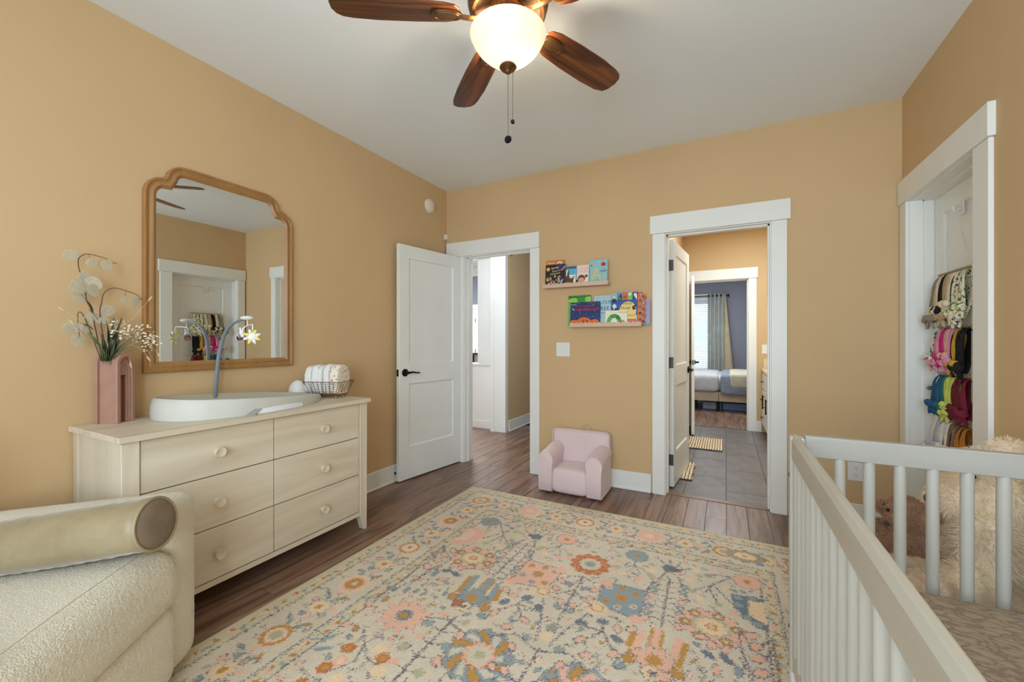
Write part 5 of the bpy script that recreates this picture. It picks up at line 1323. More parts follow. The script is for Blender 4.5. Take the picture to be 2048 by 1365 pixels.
# ------------------------------------------------------------------ headband organiser on the closet door
def make_organiser():
    XD = XR + .107
    h = empty('wall_hook', (XD, 2.965, 1.90), 0, 'white adhesive hook on the closet door holding the headband organizer', 'hook')
    q = MB().box(XD - .006, XD, 2.945, 2.985, 1.865, 1.945); q.build('hook_plate', m_white, h, bevel=.003, world=True)
    MB().tube(spline([(XD - .006, 2.965, 1.90), (XD - .030, 2.965, 1.885), (XD - .036, 2.965, 1.90), (XD - .034, 2.965, 1.918)], 5), .007, 8).build('hook_arm', m_white, h, smooth=True, world=True)
    e = empty('headband_organizer', (XD - .03, 2.965, 1.90), 0, 'hanging headband organizer of four thin wooden bars with small rings on the closet door', 'organizer')
    ms = plain('cord_white', (224, 220, 210), .8); mw = plain('dowel_wood', (214, 190, 150), .6)
    zs = (1.577, 1.287, 1.034, .794); y0, y1 = 2.775, 3.145; xb = XD - .032
    for y in (y0 + .02, y1 - .02):
        MB().tube([(XD - .028, 2.965, 1.905), (xb, y, zs[0])], .0015, 5).build('cord', ms, e, world=True)
        MB().tube([(xb, y, zs[0]), (xb, y, zs[3])], .0013, 5).build('cord', ms, e, world=True)
    def fab(name, c, kind=None, c2=None, c3=None):
        if kind is None: return plain('fabric_' + name, c, .9, var=.05, vs=40, bmp=.2, bs=600)
        if 'fabric_' + name in MATS: return MATS['fabric_' + name]
        m, nt, b = new_mat('fabric_' + name); v = pos(nt, (1, 1, 1), False, 'geo')
        vo = nt.nodes.new('ShaderNodeTexVoronoi'); vo.inputs['Scale'].default_value = 60; nt.links.new(v, vo.inputs['Vector'])
        r = ramp(nt, vo.outputs['Distance'], [(0, c2), (.30, c2), (.36, c), (1, c)])
        if c3:
            n_ = noise(nt, v, 45, 1); mx = nt.nodes.new('ShaderNodeMixRGB'); 
            st = nt.nodes.new('ShaderNodeMath'); st.operation = 'GREATER_THAN'; st.inputs[1].default_value = .56; nt.links.new(n_, st.inputs[0]); nt.links.new(st.outputs[0], mx.inputs[0]); nt.links.new(r, mx.inputs[1]); mx.inputs[2].default_value = lin(c3); r = mx.outputs[0]
        nt.links.new(r, b.inputs['Base Color']); b.inputs['Roughness'].default_value = .9; MATS['fabric_' + name] = m; return m
    F = dict(taupe=fab('taupe', (150, 142, 126)), cream=fab('cream', (226, 214, 184)), tan=fab('tan', (186, 164, 130)), leopard=fab('leopard', (232, 224, 204), 1, (30, 26, 26)),
             lemon=fab('lemon', (240, 236, 214), 1, (226, 190, 70), (96, 140, 84)), floral=fab('floral', (232, 226, 214), 1, (196, 110, 70), (90, 100, 110)), hot=fab('hot pink', (206, 40, 120)),
             pink=fab('pink', (224, 150, 182)), blush=fab('blush', (222, 176, 164)), yellow=fab('mustard', (206, 168, 50)), black=fab('black', (18, 17, 20)), blue=fab('blue', (40, 92, 140)),
             teal=fab('teal', (34, 110, 110)), lime=fab('lime', (206, 220, 110)), maroon=fab('maroon', (108, 24, 36)), wine=fab('wine', (128, 30, 62)), lav=fab('lavender', (190, 196, 214)),
             white=fab('white', (232, 230, 224)), brown=fab('brown', (138, 104, 82)), amber=fab('amber', (190, 124, 50)), rose=fab('rose', (204, 120, 140)))
    rows = [['lemon', 'leopard', 'lemon', 'cream', 'tan', 'black', 'cream', 'taupe'], ['black', 'black', 'yellow', 'pink', 'blush', 'hot', 'pink', 'floral'],
            ['wine', 'maroon', 'maroon', 'lime', 'lime', 'teal', 'blue', 'blue'], ['amber', 'amber', 'brown', 'brown', 'white', 'white', 'lav', 'white']]
    nm = {'lemon': 'lemon-print', 'leopard': 'black-spotted', 'hot': 'hot pink', 'yellow': 'mustard yellow', 'lav': 'lavender', 'floral': 'floral-print'}
    ordn = ['first', 'second', 'third', 'fourth', 'fifth', 'sixth', 'seventh', 'eighth']; barn = ['top', 'second', 'third', 'lowest']
    r = random.Random(3)
    for bi, z in enumerate(zs):
        MB().lathe([(.006, 0), (.006, y1 - y0)], (xb, y0, z), 10, 1).build('bar', mw, e, smooth=True, angle=50, world=True)
        for k in range(16):
            y = y0 + .02 + (y1 - y0 - .04) * k / 15
            ring = [(xb + .007 * math.cos(2 * PI * i / 10), y, z - .004 + .009 * math.sin(2 * PI * i / 10)) for i in range(11)]
            MB().tube(ring, .0012, 5, cap=False).build('ring', m_steel, e, world=True)
        for k, cn in enumerate(rows[bi]):
            y = y0 + .032 + (y1 - y0 - .064) * k / 7; far = 7 - k
            H = (.235, .215, .200, .205)[bi] * r.uniform(.85, 1.08)
            lab = '%s fabric headband, %s from the far end of the %s organizer bar' % (nm.get(cn, cn), ordn[far], barn[bi])
            hb = empty('headband', (xb, y, z - .014), 0, lab, 'headband', 'headbands on the closet door organizer')
            # soft loop: ribbon running down at the front and up at the back
            lean = r.uniform(-.02, .03) + (.02 if k > 5 else 0); wd = r.uniform(.032, .042); q = MB(); n = 22; vs = []
            for i in range(n):
                a = 2 * PI * i / n; dz = -H / 2 + H / 2 * math.cos(a); dx = .020 * math.sin(a) * (1.2 - .6 * dz / -H)
                t_ = -dz / H
                for j in range(5):
                    s = j / 4 - .5; pl_ = .005 * math.sin(j * 2.4 + i * .5 + k)
                    vs.append((dx - .006 + (pl_ if dx < 0 else -pl_) - .012 * t_, lean * t_ + s * wd * (.75 + .7 * t_) , dz + .003 * math.sin(j * 1.7)))
            q.add(vs, [(i * 5 + j, ((i + 1) % n) * 5 + j, ((i + 1) % n) * 5 + j + 1, i * 5 + j + 1) for i in range(n) for j in range(4)])
            o = q.build('band', F[cn], hb, smooth=True); so = o.modifiers.new('t', 'SOLIDIFY'); so.thickness = .003; so.offset = 0
            # bow at the front of the lower end
            bz = -H * r.uniform(.72, .95); bw = r.uniform(.044, .066); q = MB()
            for s in (-1, 1):
                tilt = r.uniform(-.5, .7); c = (-.042, lean + s * bw * .5, bz)
                q.ell(c, (.016, bw * .60, .021), 12, 8, Matrix.Rotation(s * tilt, 3, 'X'))
                q.ell((-.036, lean + s * bw * .42, bz - .030), (.009, .014, .030), 10, 6, Matrix.Rotation(s * .5, 3, 'X'))
            q.ell((-.044, lean, bz), (.010, .011, .013), 10, 6)
            bo = q.build('bow', F[cn], hb, smooth=True)
            tx = bpy.data.textures.get('bowtex') or bpy.data.textures.new('bowtex', 'CLOUDS'); tx.noise_scale = .014
            bo.modifiers.new('sub', 'SUBSURF').levels = 1; bo.modifiers['sub'].render_levels = 1
            dm = bo.modifiers.new('d', 'DISPLACE'); dm.texture = tx; dm.strength = .020
make_organiser()

# ------------------------------------------------------------------ book ledges and books
m_ledge = plain('ledge_blush', (214, 184, 160), .6, var=.01)
def ledge(x0, x1, z0, label):
    e = empty('book_ledge', ((x0 + x1) / 2, YB, z0), 0, label, 'shelf')
    q = MB().box(x0, x1, YB - .088, YB - .001, z0, z0 + .010); q.build('ledge_base', m_ledge, e, bevel=.002, world=True)
    MB().box(x0, x1, YB - .010, YB - .001, z0 + .010, z0 + .05).build('ledge_back', m_ledge, e, world=True)
    n = int(round((x1 - x0) / .0385)); w = (x1 - x0) / n; top = []
    for i in range(n):
        c = x0 + w * (i + .5); top += [(c + w / 2 * math.cos(math.radians(a)), z0 + .024 + w * .34 * math.sin(math.radians(a))) for a in range(180, 0, -30)]
    top.append((x1, z0 + .024))
    q = MB().prism([(x1, z0), (x0, z0)] + top, 1, YB - .096, YB - .088); q.build('scalloped_lip', m_ledge, e, world=True)
ledge(-1.430, -.852, 1.672, 'upper blush-coloured scalloped book ledge on the back wall'); ledge(-1.178, -.590, 1.328, 'lower blush-coloured scalloped book ledge on the back wall')

inks = {}
def ink(c): 
    k = 'ink_%d_%d_%d' % c
    return plain(k, c, .45, var=.015, vs=20)
def book(x0, x1, z0, z1, y, th, cover, label, lean=.10, round_=0, page=(232, 226, 210)):
    """front cover faces -Y; local x to the right, local z up, origin at the lower left of the cover"""
    e = empty('book', (x0, y, z0), 0, label, 'book', 'picture books on the wall ledges')
    e.rotation_euler = (-lean, 0, 0)
    w, h = x1 - x0, z1 - z0
    MB().box(0, w, 0, .0018, 0, h).box(0, .0018, .0018, th, 0, h).box(0, w, th, th + .0018, 0, h).build('cover', ink(cover), e, bevel=.0006, seg=1)
    MB().box(.002, w - .002, .0018, th, .002, h - .002).build('pages', ink(page), e)
    return e, w, h
class Art:
    """flat print on a cover: thin coloured shapes, one mesh, stacked by tenths of a millimetre"""
    def __init__(s, e, w, h): s.e = e; s.w = w; s.h = h; s.q = MB(); s.mats = []; s.d = .0004
    def m(s, c):
        k = ink(c)
        if k not in s.mats: s.mats.append(k)
        s.q.cur = s.mats.index(k); s.d += .00012
    def poly(s, pts, c): s.m(c); s.q.prism([(p[0] * s.w, p[1] * s.h) for p in pts], 1, -s.d, -.0001); return s
    def rect(s, a, b, c_, d, c): return s.poly([(a, b), (c_, b), (c_, d), (a, d)], c)
    def disc(s, x, y, rx, ry, c, a0=0, a1=360, n=16):
        s.m(c); s.q.prism([(s.w * x + rx * math.cos(math.radians(a0 + (a1 - a0) * i / n)), s.h * y + ry * math.sin(math.radians(a0 + (a1 - a0) * i / n))) for i in range(n)], 1, -s.d, -.0001); return s
    def text(s, body, x, y, size, c, sx=1.0, rz=0.0):
        s.d += .0002; text('lettering', body, size, ink(c), s.e, (x * s.w, -s.d - .0003, y * s.h), (PI / 2, rz, 0), ext=.0002, sx=sx); return s
    def done(s): s.q.build('cover_print', s.mats, s.e); return s.e
def books():
    z1, z2 = 1.683, 1.339
    # --- upper ledge
    e, w, h = book(-1.425, -1.253, z1, 1.925, 3.378, .010, (214, 128, 40), 'orange picture book behind the dark character-party book, left end of the upper ledge', .08)
    a = Art(e, w, h).text('Hallow', .30, .90, .026, (244, 226, 200)).disc(.75, .86, .026, .020, (236, 232, 226), 0, 180).disc(.75, .88, .006, .006, (90, 120, 160)); a.done()
    e, w, h = book(-1.414, -1.232, z1, 1.880, 3.345, .016, (34, 26, 34), 'dark book crowded with small costumed figures and yellow lettering, upper ledge left', .09)
    a = Art(e, w, h); r = random.Random(9)
    a.disc(.14, .80, .017, .017, (226, 184, 60)).poly([(.62, 1), (.95, 1), (.80, .78), (.55, .80)], (50, 44, 110)).poly([(.78, .72), (1, .95), (1, .84), (.84, .70)], (206, 150, 110))
    for i in range(44):
        a.disc(r.uniform(.06, .94), r.uniform(.04, .50), r.uniform(.006, .012), r.uniform(.007, .014), r.choice([(206, 160, 120), (232, 226, 220), (112, 34, 40), (70, 50, 110), (196, 176, 70), (60, 90, 60), (224, 196, 160), (28, 24, 34), (170, 90, 60), (150, 140, 170)]), n=9)
    a.text('Spooky', .50, .84, .024, (236, 236, 240), rz=-.12).text('Party for', .58, .70, .022, (240, 230, 120), rz=-.12).text('Halloween', .52, .58, .022, (226, 226, 110), rz=-.12).done()
    e, w, h = book(-1.226, -1.130, z1, 1.856, 3.352, .020, (112, 160, 184), 'blue-edged book with a brown antlered animal on a white ground, upper ledge', .09)
    a = Art(e, w, h).rect(.04, .03, .92, .80, (236, 236, 232)).rect(.20, .55, .90, .86, (90, 176, 214)).rect(.05, .86, .92, .96, (70, 84, 96))
    a.poly([(.0, .03), (.0, .45), (.10, .50), (.20, .78), (.30, .80), (.30, .55), (.38, .42), (.52, .36), (.68, .46), (.85, .50), (.80, .40), (.72, .30), (.74, .05), (.62, .05), (.55, .16), (.30, .14), (.12, .18)], (96, 66, 36)).poly([(.18, .50), (.24, .80), (.28, .55)], (60, 54, 34)).disc(.72, .42, .008, .006, (210, 180, 130)); a.done()
    e, w, h = book(-1.128, -1.022, z1, 1.856, 3.352, .014, (240, 214, 206), 'pale pink book with a round-faced curly girl, upper ledge', .09)
    a = Art(e, w, h).rect(.02, .02, .98, .55, (240, 232, 214)).text('I Love You', .55, .82, .018, (226, 160, 160)).text('Little Baby', .55, .70, .017, (214, 170, 176))
    a.disc(.40, .32, .033, .034, (112, 58, 48)).disc(.80, .44, .013, .013, (128, 62, 62)).disc(.06, .22, .010, .013, (60, 30, 30)).disc(.40, .24, .027, .024, (226, 172, 140)).disc(.32, .24, .0022, .003, (60, 40, 40)).disc(.48, .24, .0022, .003, (60, 40, 40)).disc(.30, .16, .005, .004, (232, 130, 120)).disc(.50, .16, .005, .004, (232, 130, 120)); a.done()
    e, w, h = book(-1.014, -.866, z1, 1.888, 3.348, .020, (148, 198, 208), 'light teal alphabet book with a yellow letter A and red apple, upper ledge right', .09)
    a = Art(e, w, h).text('A', .38, .40, .135, (238, 196, 92)).text('a', .86, .36, .070, (206, 214, 120), sx=.8).text('is for', .80, .62, .014, (40, 90, 110)).text('Apple', .80, .53, .024, (24, 70, 96))
    a.disc(.78, .80, .020, .017, (200, 34, 38)).poly([(.78, .86), (.80, .92), (.76, .87)], (60, 100, 50)).disc(.42, .14, .017, .009, (140, 186, 66)).disc(.16, .80, .009, .010, (230, 206, 60)).disc(.12, .78, .006, .006, (40, 40, 30)).disc(.74, .10, .010, .009, (232, 140, 70))
    for x, y in ((.5, .9), (.58, .8), (.12, .62), (.1, .5), (.6, .3), (.24, .2), (.55, .94), (.9, .94)): a.disc(x, y, .0045, .0045, (196, 222, 150), n=8)
    a.done()
    # --- lower ledge
    e, w, h = book(-1.214, -1.018, z2, 1.602, 3.380, .014, (98, 190, 58), 'bright green picture book with leafy trees at the back left of the lower ledge', .07)
    a = Art(e, w, h).rect(0, .86, 1, 1, (44, 120, 36)).disc(.25, .84, .05, .022, (150, 214, 70)).disc(.60, .86, .04, .026, (48, 150, 50)).disc(.88, .87, .026, .022, (150, 214, 70)).rect(.96, .05, .99, .95, (230, 226, 200)); a.done()
    e, w, h = book(-1.184, -.926, z2, 1.540, 3.345, .010, (26, 42, 104), 'navy book with orange pumpkins and red lettering, front left of the lower ledge', .09)
    a = Art(e, w, h); r = random.Random(5)
    for i in range(46): a.disc(r.random(), r.uniform(.28, .98), .0018, .0018, (236, 238, 244), n=6)
    a.disc(.115, .715, .010, .010, (238, 240, 240)).disc(.130, .735, .009, .009, (26, 42, 104)).rect(.02, .0, .98, .06, (60, 90, 40))
    a.disc(.15, .14, .037, .022, (222, 112, 36)).disc(.84, .15, .037, .022, (222, 112, 36)).disc(.48, .17, .060, .036, (228, 112, 32))
    for x in (.40, .48, .56): a.disc(x, .17, .005, .034, (206, 92, 24))
    a.poly([(.44, .17), (.50, .17), (.47, .25)], (30, 20, 20)).poly([(.56, .17), (.62, .17), (.59, .25)], (30, 20, 20)).rect(.45, .34, .49, .39, (90, 110, 40))
    a.text("It's the Great Pumpkin,", .53, .82, .0165, (212, 70, 48)).text('CHARLIE BROWN', .55, .67, .026, (216, 66, 44)).text('Peanuts', .13, .90, .014, (226, 230, 240)); a.done()
    e, w, h = book(-.985, -.842, z2, 1.590, 3.372, .012, (176, 210, 218), 'pale blue book with dark blue capitals behind the navy book on the lower ledge', .075)
    a = Art(e, w, h).rect(.04, .93, .96, .94, (120, 160, 176)).text('IN OUR', .58, .77, .046, (38, 84, 128), sx=.9).text('TREE', .55, .56, .046, (38, 84, 128)).text('house', .5, .42, .020, (60, 110, 140)); 
    for x, y in ((.2, .2), (.35, .28), (.15, .33), (.3, .12)): a.disc(x, y, .012, .016, (130, 176, 190), n=10)
    a.done()
    e, w, h = book(-.836, -.625, z2, 1.604, 3.356, .012, (40, 84, 156), 'blue and orange Halloween board book with a yellow moon, right side of the lower ledge', .085)
    a = Art(e, w, h)
    for x0, x1, c in ((0, .22, (150, 190, 200)), (.22, .42, (60, 150, 200)), (.42, .64, (206, 106, 50)), (.64, .80, (180, 208, 190)), (.80, 1, (44, 50, 104))): a.rect(x0, .78, x1, 1, c)
    a.disc(.64, .44, .068, .075, (238, 214, 130)).rect(.30, .02, .98, .30, (238, 214, 130)).rect(.55, .02, .96, .18, (214, 96, 44))
    a.poly([(.02, .72), (.10, .96), (.20, .72)], (26, 22, 40)).disc(.11, .87, .013, .015, (232, 196, 160)).poly([(.30, .74), (.42, .80), (.37, .97), (.26, .84)], (28, 40, 60)).disc(.33, .82, .008, .008, (120, 180, 70)).disc(.52, .86, .016, .009, (176, 70, 36))
    a.disc(.72, .86, .019, .026, (130, 196, 96)).disc(.70, .93, .011, .009, (236, 240, 230)).disc(.91, .92, .013, .014, (236, 236, 240)).poly([(.86, .90), (.97, .92), (.98, .76), (.92, .82)], (236, 236, 240)).disc(.13, .60, .014, .015, (220, 226, 236)).poly([(.03, .62), (.20, .62), (.24, .42), (.12, .48)], (220, 226, 236)).disc(.20, .49, .014, .013, (24, 30, 50)).poly([(.80, .56), (.98, .64), (.90, .52), (.98, .48), (.82, .46)], (30, 26, 26))
    a.text('Hoot', .62, .66, .032, (150, 72, 40)).text('Howl', .55, .52, .034, (150, 72, 40)).text('Halloween', .66, .30, .028, (222, 120, 50), sx=.85).text('10 spooky', .76, .13, .014, (238, 210, 170)).text('sounds', .76, .06, .014, (238, 210, 170)); a.done()
    # sound-button panel of that book: its scalloped orange side
    side = MB(); xs0 = w; pts = [(w - .001, .002 * 0)]
    edge = []
    for i in range(5):
        zc = h * (.90 - .185 * i); edge.append((w + .060, zc, .017))
    ol = [(w, h - .002)] + [(w + .020 + .0 + .018 * math.cos(math.radians(a_)), h - .020 + .018 * math.sin(math.radians(a_))) for a_ in (90, 60, 30)]
    for i in range(5):
        zc = h * (.84 - .185 * i)
        ol += [(w + .045 + .0185 * math.cos(math.radians(a_)), zc + .0185 * math.sin(math.radians(a_))) for a_ in (70, 40, 0, -40, -70)]
    ol += [(w + .030, .0), (w, .012)]
    sp = MB().prism(ol, 1, .001, .012).build('sound_panel', ink((214, 118, 50)), e)
    q = MB(); cols = [(238, 236, 230), (60, 40, 50), (96, 120, 170), (190, 70, 50), (110, 150, 150)]
    qs = [MB() for _ in cols]; qd = MB()
    for i in range(5):
        for j, (xx, zz) in enumerate(((w + .020, h * (.92 - .19 * i)), (w + .045, h * (.84 - .185 * i)))):
            qd.lathe([(0, 0), (.0115, 0), (.0115, -.002), (0, -.002)], (xx, .001, zz), 16, 1, False); qs[(i * 2 + j * 3) % 5].lathe([(0, 0), (.0065, 0), (.0065, -.0028), (0, -.0028)], (xx, .001, zz - .001), 10, 1, False)
    qd.build('button', ink((96, 54, 60)), sp, smooth=False)
    for k, c in enumerate(cols): qs[k].build('button_picture', ink(c), sp)
    e, w, h = book(-.880, -.703, z2, 1.460, 3.338, .012, (240, 234, 204), 'small cream book with a green leafy arch, front of the lower ledge', .10)
    a = Art(e, w, h); r = random.Random(8)
    for i in range(17):
        t = PI * i / 16; a.disc(.42 + .25 * math.cos(t), .18 + .44 * math.sin(t), .017, .017, r.choice([(30, 110, 60), (60, 150, 70), (24, 90, 64), (90, 170, 90)]), n=8)
    a.disc(.42, .20, .022, .022, (240, 238, 224)).disc(.82, .24, .015, .012, (206, 150, 70)).text('The Very Hungry', .80, .86, .010, (60, 60, 50)).text('by', .86, .74, .008, (60, 60, 50)); a.done()
    e, w, h = book(-.640, -.534, z2, 1.542, 3.384, .014, (176, 160, 200), 'lilac picture book sticking out at the right end of the lower ledge', .07)
    Art(e, w, h).rect(.3, .0, 1, .10, (110, 176, 200)).done()
books()

# ------------------------------------------------------------------ small things on the walls
e = empty('light_switch', (-1.273, YB, 1.135), 0, 'white double rocker light switch on the back wall between the two doorways', 'switch')
MB().box(-.063, .063, -.006, -.0005, -.062, .062).build('switch_plate', m_white, e, bevel=.003, seg=2)
for x in (-.024, .024):
    MB().box(x - .0175, x + .0175, -.0085, -.006, -.034, .034).build('rocker', m_white, e, bevel=.0015, seg=1)
e = empty('wall_outlet', (.752, YB, .357), 0, 'white duplex electrical outlet on the back wall behind the crib', 'outlet')
MB().box(-.042, .042, -.006, -.0005, -.060, .060).build('outlet_plate', m_white, e, bevel=.003, seg=2)
for z in (.024, -.024):
    s_ = MB().lathe([(0, 0), (.0165, 0), (.0165, -.003), (0, -.003)], (0, -.006, z), 20, 1, False).build('socket', m_white, e)
    MB().box(-.008, -.006, -.0096, -.009, z - .001, z + .008).box(.006, .008, -.0096, -.009, z - .001, z + .008).lathe([(0, 0), (.0025, 0), (.0025, -.0006), (0, -.0006)], (0, -.009, z - .008), 10, 1, False).build('socket_slots', m_dark, s_)
e = empty('smoke_detector', (XL, 3.142, 2.51), 0, 'round white smoke detector high on the left wall near the corner', 'smoke detector')
MB().lathe([(0, .0005), (.068, .0005), (.070, .008), (.066, .020), (.050, .026), (.048, .034), (.030, .040), (0, .041)], (0, 0, 0), 36, 0, False).build('detector_body', plain('detector_ivory', (226, 214, 196), .5), e, smooth=True, angle=35)
MB().lathe([(0, .040), (.012, .040), (.012, .0425), (0, .0425)], (0, 0, .012), 16, 0, False).build('test_button', m_white, e)
e = tag(MB().box(0, .036, -.05, 0, -.027, .027).build('motion_sensor', plain('detector_ivory', (226, 214, 196), .5), bevel=.006, seg=3), 'small cream box sensor in the corner above the open white door', 'sensor'); e.location = (XL + .001, YB - .001, 2.262)
e = empty('door_stop', (XL + .016, 2.665, .075), 0, 'black spring door stop on the left baseboard beside the open door', 'door stop')
MB().lathe([(0, 0), (.010, 0), (.010, .003), (.004, .005), (.004, .032), (.007, .033), (.007, .042), (0, .043)], (0.001, 0, 0), 14, 0, False).build('stop_post', m_black, e, smooth=True, angle=40)

# ------------------------------------------------------------------ bathroom
S(MB().box(-.69, -.55, YB + T, 6.47, 0, ZC).build('wall_bath_left', m_wall))
S(MB().box(.98, 1.12, YB + T, 6.47, 0, ZC).build('wall_bath_right', m_wall))
BO = (-.42, .262)
S(MB().box(-.55, BO[0] - .02, 6.38, 6.50, 0, ZC).box(BO[0] - .02, BO[1] + .02, 6.38, 6.50, DH + .02, ZC).box(BO[1] + .02, .98, 6.38, 6.50, 0, ZC).build('wall_bath_far', m_wall))
S(MB().box(-.69, 1.12, YB + T, 6.50, ZC, ZC + .1).build('ceiling_bath', m_ceil))
casing_y('trim_5', BO[0], BO[1], 6.38, -1, depth=.12)
base('baseboard_bath', [(BO[1] + .10, .42, 6.364, 6.38, 0, .14), (-.55, -.534, YB + .16, 6.36, 0, .14)])
d4 = door('door_4', (-.412, 6.365), math.atan2(-.64, .055), .645, panels=((.28, .825), (.995, 1.92)))
lever(d4, .645 - .05, .925, 0, 1, 1 if False else -1); lever(d4, .645 - .05, .925, -.035, -1)
for z in (.25, 1.05, 1.82): MB().box(-.006, .001, -.012, .006, z - .045, z + .045).build('hinge', m_black, d4)
MB().box(.6452, .6472, -.028, -.008, .895, .955).build('latch_plate', m_steel, d4)
def mat_rug(x0, x1, y0, y1, label, rz=0):
    m, nt, b = new_mat('striped_mat_weave') if 'striped_mat_weave' not in bpy.data.materials else (bpy.data.materials['striped_mat_weave'], None, None)
    if nt:
        sp = nt.nodes.new('ShaderNodeSeparateXYZ'); g = nt.nodes.new('ShaderNodeNewGeometry'); nt.links.new(g.outputs['Position'], sp.inputs[0])
        mu = nt.nodes.new('ShaderNodeMath'); mu.operation = 'MULTIPLY'; mu.inputs[1].default_value = 1 / .026; nt.links.new(sp.outputs['X'], mu.inputs[0])
        n_ = noise(nt, g.outputs['Position'], 18, 2); ad = nt.nodes.new('ShaderNodeMath'); ad.operation = 'ADD'; nt.links.new(mu.outputs[0], ad.inputs[0]); nt.links.new(n_, ad.inputs[1])
        fr = nt.nodes.new('ShaderNodeMath'); fr.operation = 'FRACT'; nt.links.new(ad.outputs[0], fr.inputs[0])
        nt.links.new(ramp(nt, fr.outputs[0], [(0, (104, 80, 68)), (.30, (118, 90, 74)), (.38, (222, 202, 164)), (.95, (222, 202, 164)), (1, (104, 80, 68))]), b.inputs['Base Color']); b.inputs['Roughness'].default_value = .95
    e = empty('bath_mat', ((x0 + x1) / 2, (y0 + y1) / 2, 0), rz, label, 'bath mat', 'striped mats on the bathroom floor')
    q = MB(); n = max(3, int((x1 - x0) / .013)); vs = []
    hx, hy = (x1 - x0) / 2, (y1 - y0) / 2
    for j in range(9):
        y = -hy + 2 * hy * j / 8
        for i in range(n + 1):
            x = -hx + 2 * hx * i / n; vs.append((x + .004 * math.sin(j * 2), y, .011 + .003 * (i % 2) + .001 * math.sin(j)))
    q.add(vs, [(j * (n + 1) + i, j * (n + 1) + i + 1, (j + 1) * (n + 1) + i + 1, (j + 1) * (n + 1) + i) for j in range(8) for i in range(n)])
    q.build('ribbed_pile', m, e, smooth=True)
    MB().box(-hx, hx, -hy, hy, .001, .010).build('mat_border', plain('mat_navy', (64, 62, 92), .9), e, bevel=.003)
mat_rug(-.50, -.035, 5.03, 5.62, 'brown and tan striped bath mat in front of the far bathroom doorway')
mat_rug(-.535, -.262, 3.86, 4.40, 'brown and cream striped bath mat half behind the nearer white bathroom door')
def vanity():
    e = empty('vanity_cabinet', (.70, 5.70, 0), 0, 'white bathroom vanity cabinet with black bar pulls, right side of the bathroom', 'cabinet')
    B = dict(world=True); x0 = .440
    MB().box(x0, .978, 5.0, 6.372, .10, .815).build('cabinet_body', m_door, e, **B)
    MB().box(x0 + .05, .978, 5.0, 6.372, 0, .10).build('toe_kick', m_door, e, **B)
    ys = [5.02, 5.46, 5.90, 6.34]
    for i in range(3):
        ya, yb = ys[i] + .012, ys[i + 1] - .012
        if i == 2:
            for za, zb in ((.13, .34), (.36, .57), (.59, .79)):
                d = MB().box(x0 - .018, x0, ya, yb, za, zb).build('drawer', m_door, e, bevel=.003, seg=1, **B)
                zc = (za + zb) / 2
                MB().tube([(x0 - .045, (ya + yb) / 2 - .06, zc), (x0 - .045, (ya + yb) / 2 + .06, zc)], .006, 8).tube([(x0 - .018, (ya + yb) / 2 - .045, zc), (x0 - .045, (ya + yb) / 2 - .045, zc)], .004, 6).tube([(x0 - .018, (ya + yb) / 2 + .045, zc), (x0 - .045, (ya + yb) / 2 + .045, zc)], .004, 6).build('pull', m_black, d, world=True)
        else:
            d = MB().box(x0 - .018, x0, ya, yb, .13, .60).build('cabinet_door', m_door, e, bevel=.003, seg=1, **B)
            yy = yb - .04
            MB().tube([(x0 - .045, yy, .38), (x0 - .045, yy, .55)], .007, 8).tube([(x0 - .018, yy, .40), (x0 - .045, yy, .40)], .004, 6).tube([(x0 - .018, yy, .53), (x0 - .045, yy, .53)], .004, 6).build('pull', m_black, d, world=True)
            MB().box(x0 - .018, x0, ya, yb, .62, .79).build('drawer_front', m_door, e, bevel=.003, seg=1, **B)
    mm = plain('marble_beige', (222, 200, 168), .25, var=.08, vs=12)
    c = empty('vanity_countertop', (.70, 5.70, .815), 0, 'beige stone countertop with backsplash on the bathroom vanity', 'countertop')
    MB().box(x0 - .028, .978, 4.98, 6.374, .8155, .848).build('stone_slab', mm, c, bevel=.004, seg=2, **B)
    MB().box(x0 + .0, .978, 6.354, 6.376, .8485, .98).build('backsplash', mm, c, bevel=.002, seg=1, **B)
    o = empty('light_switch', (.478, 6.38, 1.10), 0, 'white switch plate on the far bathroom wall above the countertop', 'switch')
    MB().box(-.055, .055, -.006, -.0005, -.062, .062).build('switch_plate', m_white, o, bevel=.003)
    MB().box(-.018, .018, -.009, -.006, -.034, .034).build('rocker', m_white, o)
    b = empty('soap_dispenser', (.56, 6.10, .8485), 0, 'small white soap dispenser on the bathroom countertop', 'soap dispenser')
    MB().lathe([(0, 0), (.032, 0), (.034, .01), (.034, .12), (.020, .14), (.012, .15), (0, .15)], (0, 0, 0), 20, 2, False).build('bottle', m_white, b, smooth=True, angle=50)
    MB().tube([(0, 0, .15), (0, 0, .20), (-.045, 0, .198)], .006, 8).build('pump', m_white, b, smooth=True)
vanity()

# ------------------------------------------------------------------ bedroom beyond
S(MB().box(-2.6, -.69, 6.40, 6.50, 0, ZC).box(1.12, 1.6, 6.40, 6.50, 0, ZC).build('wall_bedroom_near', m_wallgrey))
WB = (-1.30, -.345)
S(MB().box(-2.6, WB[0], 10.0, 10.1, 0, ZC).box(WB[0], WB[1], 10.0, 10.1, 0, .60).box(WB[0], WB[1], 10.0, 10.1, 2.10, ZC).box(WB[1], 1.6, 10.0, 10.1, 0, ZC).build('wall_bedroom_far', m_wallgrey))
S(MB().box(1.5, 1.6, 6.5, 10.0, 0, ZC).build('wall_bedroom_right', m_wallgrey)); S(MB().box(-2.7, -2.6, 6.4, 10.1, 0, ZC).build('wall_bedroom_left', m_wallgrey))
S(MB().box(-2.7, 1.6, 6.5, 10.1, ZC, ZC + .1).build('ceiling_bedroom', m_ceil))
w = empty('window_1', (-.83, 10.0, .6)); S(w)
